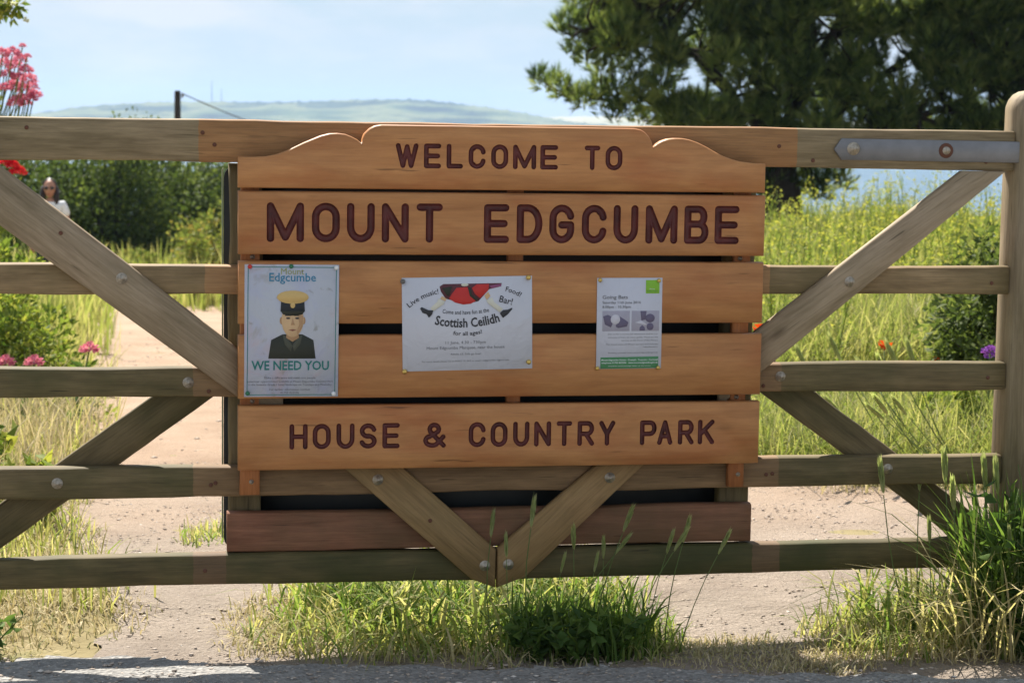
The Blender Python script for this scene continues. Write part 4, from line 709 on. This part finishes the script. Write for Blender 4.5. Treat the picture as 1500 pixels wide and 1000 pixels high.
# the pine
PY = 28.; bx = (1150-750)/3000*PY; bz = float(terr(bx, PY)); pine = empty('pine_tree', (bx, PY, bz)); tag(pine, 'large spreading dark green pine beyond the meadow', 'tree')
cl = []
def addc(px, py, r, dy=None):
    p = at(px, py, PY+(rng.uniform(-.75, .75) if dy is None else dy)); cl.append((p, r/3000*PY))
for a in [(822, 46, 13), (836, 40, 18), (850, 52, 22), (840, 12, 16), (862, 14, 26), (835, 78, 9), (858, 88, 16), (874, 70, 26), (885, 40, 34), (905, 15, 36), (915, 60, 32), (872, -12, 28), (788, 116, 9), (798, 128, 13), (812, 122, 12), (822, 138, 16), (842, 138, 17), (858, 152, 18), (872, 130, 16), (885, 150, 22), (905, 128, 20), (915, 158, 22), (938, 140, 24), (955, 165, 22), (968, 125, 18), (980, 152, 20), (900, 172, 12), (940, 178, 14), (985, 178, 16), (1010, 180, 14), (1030, 178, 14), (1060, 183, 16), (1090, 178, 18), (880, 105, 18), (905, 92, 18), (925, 108, 14)]: addc(*a, dy=rng.uniform(-.7, .7))
gaps = [(1015, 125, 34, 28), (955, 92, 14, 5), (1085, 105, 14, 4), (1175, 142, 14, 12), (1125, 140, 8, 12), (1290, 152, 18, 8), (1345, 168, 26, 5), (1430, 158, 32, 10), (1060, 145, 8, 8)]
for k in range(3000):
    px, py = rng.uniform(880, 1640), rng.uniform(-80, 195)
    if px < 940 and py > 70: continue
    if any(((px-g_[0])/(g_[2]+10))**2+((py-g_[1])/(g_[3]+10))**2 < 1 for g_ in gaps): continue
    if py > 100 and rng.random() < .3: continue
    if len(cl) > 420: break
    addc(px, py, rng.uniform(18, 32))
for k in range(36): addc(rng.uniform(880, 1900), -rng.random()**1.3*620-60, rng.uniform(36, 60), rng.uniform(-2.4, 2.4))
for k in range(75): addc(rng.uniform(1100, 1500), rng.uniform(95, 195), rng.uniform(9, 17))
for k in range(22): addc(rng.uniform(990, 1110), rng.uniform(155, 195), rng.uniform(9, 15))
for k in range(60): addc(rng.uniform(1560, 1950), rng.uniform(-80, 200), rng.uniform(36, 55), rng.uniform(-2, 2))
for k in range(26): addc(rng.uniform(1120, 1235), rng.uniform(190, 292), rng.uniform(12, 22), rng.uniform(-.5, .5))
for k in range(14): addc(rng.uniform(1235, 1480), rng.uniform(185, 215), rng.uniform(12, 22), rng.uniform(-.5, .5))
B = Acc(); A = Acc(); o_ = np.array(pine.location)
stems = [((1112, 205), (1085, 160), (1040, 100), (985, 60), (940, 30)), ((1128, 215), (1118, 150), (1108, 90), (1095, 10), (1080, -150)), ((1150, 230), (1160, 150), (1185, 80), (1200, -40), (1190, -330)), ((1160, 235), (1215, 165), (1290, 110), (1380, 40), (1480, -80)), ((1165, 240), (1250, 190), (1340, 170), (1430, 140), (1530, 110)), ((1120, 212), (1060, 190), (1000, 165), (930, 150), (850, 135)), ((1075, 150), (1020, 75), (960, 60), (900, 55), (850, 45)), ((1160, 160), (1230, 40), (1320, -90), (1420, -250), (1500, -420))]
nodes = []
mk('trunk', *tube([(0, 0, -.2), (-.05, 0, .5), (-.1, 0, 1.0), (-.15, .1, 1.6)], [.38, .32, .28, .18], 9), M['bark'], pine)
for st_ in stems:
    P = np.array([at(px, py, PY+.12*k*(1 if len(nodes) % 2 else -1)) for k, (px, py) in enumerate(st_)])-o_; P = np.concatenate([[[-.08, 0, .5]], P]) if st_[0][1] > 190 else P
    T_ = np.linspace(0, 1, len(P)); tt = np.linspace(0, 1, 14); Q_ = np.stack([np.interp(tt, T_, P[:, i]) for i in range(3)], -1); Q_[1:-1] += rng.normal(size=(12, 3))*.05
    mk('limb', *tube(Q_, np.linspace(.095, .02, 14), 7), M['bark'], pine); nodes += list(Q_[3:])
nodes = np.array(nodes)
for p, r in cl:
    q = p-o_; nd = nodes[np.argmin(((nodes-q)**2).sum(1)+.6*np.maximum(0, nodes[:, 2]-q[2])**2)]
    if np.linalg.norm(nd-q) < 4: A.add(*tube([nd, (nd+q)/2+rng.normal(size=3)*.08, q], [.028, .018, .008], 4))
    nt_ = int(np.clip(95*(r/.28)**1.7, 26, 150)); d = nrm(rng.normal(size=(nt_, 3))); d[:, 2] += .25; c = q+d*(r*rng.random((nt_, 1))**.45); ax = nrm(d+[0, 0, .8]+rng.normal(size=(nt_, 3))*.25)
    nn = 14; CC = np.repeat(c, nn, 0); AX = np.repeat(ax, nn, 0); D = nrm(AX+rng.normal(size=(len(CC), 3))*.30); base = CC+AX*(rng.random((len(CC), 1))*.07); S_ = nrm(np.cross(D, rng.normal(size=D.shape))); ln = .11+.06*rng.random((len(CC), 1))
    V = np.stack([base-S_*.006, base+S_*.006, base+D*ln], 1).reshape(-1, 3); B.add(V, np.arange(len(V)).reshape(-1, 3), np.repeat(np.repeat(np.clip(rng.normal(.46, .30, nt_)+.2*rng.normal(), 0, 1), nn), 3))
A.build('twigs', M['bark'], pine)['kind'] = 'stuff'; B.build('crown', M['needle'], pine)['kind'] = 'stuff'
# a tree beyond the frame whose outermost sprig hangs into the sky
ty = 11.; tx = at(-150, 0, ty)[0]; tz = float(terr(tx, ty)); tr = empty('overhanging_tree', (tx, ty, tz)); tag(tr, 'leafy sprig with pale blossom hanging into the sky above the valerian', 'tree'); A, B, C3 = Acc(), Acc(), Acc()
tip = at(30, 12, ty)-np.array([tx, ty, tz]); A.add(*tube([(0, 0, -.1), (.03, 0, 1.2), (.0, 0, 2.2)], [.07, .055, .04], 7)); A.add(*tube([(0, 0, 1.9), (.2, 0, 2.35), tuple(tip*[.8, 1, 1]+[0, 0, .06]), tuple(tip)], [.03, .018, .008, .003], 5))
for q, r, n_ in [((0, 0, 2.5), .45, 700), ((-.3, .1, 2.2), .4, 500), ((.25, 0, 2.55), .28, 300)]+[(at(px, py, ty)-np.array([tx, ty, tz]), r, n_) for px, py, r, n_ in ((6, 4, .04, 34), (20, 14, .035, 26), (26, 8, .03, 20), (2, 16, .03, 14), (18, 24, .02, 6), (-14, 8, .07, 50), (-40, 0, .1, 80))]:
    d = nrm(rng.normal(size=(n_, 3))); B.add(*leaves(np.array(q)+d*r*rng.random((n_, 1))**.4, d+rng.normal(size=(n_, 3))*.6-[0, 0, .3], .05, .026, rng.random(n_)))
for px, py in ((38, 29), (8, 1), (20, 5)):
    q = at(px, py, ty-.05)-np.array([tx, ty, tz]); d = nrm(rng.normal(size=(14, 3))); C3.add(*leaves(np.repeat([q], 14, 0), d, .022, .016, rng.random(14)))
A.build('trunk', M['bark'], tr); B.build('crown', M['shrub_yellow'], tr)['kind'] = 'stuff'; C3.build('blossom', M['blossom'], tr)['kind'] = 'stuff'
# ------------------------------------------------------------------ poles and wire
def pole(Y, px, pytop, label):
    p = at(px, pytop, Y); z = float(terr(p[0], Y)); e = empty('utility_pole', (p[0], Y, z)); tag(e, label, 'pole', 'utility poles down the slope'); h = p[2]-z
    mk('pole_shaft', *tube([(0, 0, -.5), (0, 0, h*.5), (0, 0, h-.02), (0, 0, h)], [.125, .105, .085, .07], 10), M['bark'], e)
    mk('insulator', *(lambda v, f: (v+[.14, 0, h-.18], f))(*lathe([(.0, 0), (.045, .01), (.05, .05), (.03, .07), (.04, .10), (.0, .13)], 10, 'z')), M['mast'], e); mk('bracket', *tube([(0, 0, h-.22), (.14, 0, h-.2)], .015, 6), M['mast'], e)
    return np.array([p[0]+.14, Y, p[2]-.08])
a0 = pole(58, 260, 133, 'dark utility pole rising over the hedge against the far hill'); a1 = pole(84, 500, 212, 'second utility pole down the slope hidden behind the sign')
t_ = np.linspace(0, 1, 16)[:, None]; W_ = a0+(a1-a0)*t_; W_[:, 2] -= (.9*t_*(1-t_))[:, 0]
tag(mk('overhead_wire', *tube(W_, .016, 4), M['bark']), 'thin overhead wire sloping down from the utility pole', 'wire')
# ------------------------------------------------------------------ the walker
PYW = 25.; pc = at(73, 279, PYW); pz = float(terr(pc[0], PYW)); man = empty('person', (pc[0], PYW, pz), R(8)); tag(man, 'person with long dark hair, sunglasses and white top walking up the path', 'person')
man.scale = ((pc[2]-pz)/1.50,)*3
def skin(name, pts, edges, rad, mat, sub=2, root=0):
    me = bpy.data.meshes.new(name); me.from_pydata(pts, edges, []); o = link(name, me, mat, man); md = o.modifiers.new('s', 'SKIN'); md.use_smooth_shade = True; md.branch_smoothing = .4
    for i, r in enumerate(rad): v = me.skin_vertices[0].data[i]; v.radius = r if isinstance(r, tuple) else (r, r); v.use_root = (i == root)
    o.modifiers.new('u', 'SUBSURF').levels = sub; o.modifiers['u'].render_levels = sub; return o
M['skin'] = plain('tanned_skin', (.45, .22, .14), .5, .4); M['hair'] = plain('dark_hair', (.03, .015, .012), .45, .4); M['white_top'] = plain('white_cotton', (.8, .79, .80), .8, .2); M['jeans'] = plain('dark_trousers', (.03, .035, .06), .85, .2); M['lens'] = plain('sunglass_lens', (.01, .008, .008), .15, .6); M['shoe'] = plain('walking_shoe', (.08, .07, .06), .7)
pts = [(0, 0, .95), (0, 0, 1.12), (0, 0, 1.28), (0, 0, 1.36), (0, -.01, 1.42)]; ed = [(0, 1), (1, 2), (2, 3), (3, 4)]; rad = [(.155, .105), (.125, .09), (.14, .095), (.075, .06), (.05, .05)]
for s in (-1, 1):
    b_ = len(pts); f_ = s*.10; pts += [(s*.15, 0, 1.33), (s*.215, f_*.2, 1.07), (s*.225, -.10-f_*.5, .86), (s*.22, -.15-f_*.5, .80)]; ed += [(2, b_), (b_, b_+1), (b_+1, b_+2), (b_+2, b_+3)]; rad += [.055, .04, .027, .03]
    h0 = b_+3
    for k, dx in enumerate((-.026, -.009, .008, .024)):
        b2 = len(pts); x_, y_, z_ = pts[h0]; pts += [(x_+dx*.8, y_-.02+dx*.4, z_-.045), (x_+dx*.9, y_-.015+dx*.4, z_-.085+abs(dx)*.4)]; ed += [(h0, b2), (b2, b2+1)]; rad += [.010, .008]
    b2 = len(pts); pts += [(x_-s*.035, y_-.03, z_-.02), (x_-s*.04, y_-.04, z_-.05)]; ed += [(h0, b2), (b2, b2+1)]; rad += [.011, .009]
    b_ = len(pts); st_ = s*.17; pts += [(s*.09, 0, .88), (s*.095, -st_*.5-.03, .50), (s*.095, -st_+.03, .09), (s*.095, -st_-.10, .04)]; ed += [(0, b_), (b_, b_+1), (b_+1, b_+2), (b_+2, b_+3)]; rad += [.085, .06, .04, .035]
skin('body', pts, ed, rad, M['skin'])
skin('top', [(0, 0, .93), (0, 0, 1.12), (0, 0, 1.28), (0, 0, 1.355), (-.15, 0, 1.335), (-.2, 0, 1.17), (.15, 0, 1.335), (.2, 0, 1.17)], [(0, 1), (1, 2), (2, 3), (2, 4), (4, 5), (2, 6), (6, 7)], [(.175, .125), (.145, .11), (.16, .115), (.08, .07), .072, .062, .072, .062], M['white_top'])
skin('trousers', [(0, 0, .95), (-.09, 0, .86), (-.095, .055, .50), (-.095, .2, .12), (.09, 0, .86), (.095, -.115, .50), (.095, -.14, .12)], [(0, 1), (1, 2), (2, 3), (0, 4), (4, 5), (5, 6)], [(.17, .12), .10, .075, .06, .10, .075, .06], M['jeans'])
for s in (-1, 1):
    v, f = tube([(s*.095, -s*.17+.07, .045), (s*.095, -s*.17, .055), (s*.095, -s*.17-.09, .045), (s*.095, -s*.17-.15, .035)], [.03, .048, .045, .025], 10); mk('shoe', v, f, M['shoe'], man, smooth=True)
def ball(c, r, n=20, m_=14, shape=None):
    th, ph = np.meshgrid(np.linspace(0, math.pi, m_), np.arange(n)/n*2*math.pi, indexing='ij'); V = np.stack([np.sin(th)*np.cos(ph), np.sin(th)*np.sin(ph), np.cos(th)], -1)
    if shape: V = shape(V)
    i = np.arange(m_-1)[:, None]*n; j = np.arange(n)[None]; k = (j+1) % n
    return (V*r+c).reshape(-1, 3), np.stack([i+j, i+n+j, i+n+k, i+k], -1).reshape(-1, 4)
def face(V):
    V = V.copy(); x, y, z = V[..., 0], V[..., 1], V[..., 2]; fr = np.clip(-y, 0, 1)
    V[..., 1] -= .16*np.exp(-((x/.13)**2+((z+.12)/.16)**2))*fr+.05*np.exp(-((x/.3)**2+((z+.52)/.09)**2))*fr-.07*np.exp(-(((np.abs(x)-.38)/.2)**2+((z-.08)/.12)**2))*fr
    V[..., 0] *= np.where(z < 0, 1+.28*z, 1); return V
hd = mk('head', *ball((0, -.015, 1.52), np.array([.075, .092, .115]), 36, 26, face), M['skin'], man, smooth=True)
for s in (-1, 1):
    mk('ear', *ball((s*.076, .0, 1.515), np.array([.012, .02, .03]), 10, 8), M['skin'], hd, smooth=True); v, f = ball((s*.034, -.100, 1.532), np.array([.030, .012, .021]), 12, 8); mk('sunglass_lens', v, f, M['lens'], hd, smooth=True)
mk('lips', *ball((0, -.098, 1.458), np.array([.024, .008, .007]), 10, 6), plain('lips', (.4, .1, .09)), hd, smooth=True)
def hairs(V):
    V = V.copy(); x, y, z = V[..., 0], V[..., 1], V[..., 2]; V[..., 1] = np.where(y < -.25, -.25+(y+.25)*.12*np.where(z > .55, 6, 1), y); return V
mk('hair', *ball((0, .012, 1.535), np.array([.093, .105, .118]), 30, 20, hairs), M['hair'], man, smooth=True)
for s in (-1, 1): v, f = tube([(s*.072, -.01, 1.55), (s*.088, -.015, 1.47), (s*.085, -.04, 1.39), (s*.08, -.05, 1.31)], [.028, .034, .034, .014], 9); mk('hair_lock', v, f, M['hair'], man, smooth=True)
# ------------------------------------------------------------------ air
m_ = bpy.data.materials.new('sea_air'); m_.use_nodes = True; n = m_.node_tree; n.nodes.clear(); o_ = n.nodes.new('ShaderNodeOutputMaterial'); pv = n.nodes.new('ShaderNodeVolumePrincipled')
pv.inputs['Color'].default_value = (.46, .66, .95, 1); pv.inputs['Density'].default_value = .00018; pv.inputs['Anisotropy'].default_value = .2; n.links.new(pv.outputs[0], o_.inputs['Volume'])
tag(mk('haze', *box(-6200, 6200, -60, 6700, -11.5, 90), m_), 'pale sea haze softening the far hill', 'haze', kind='stuff')
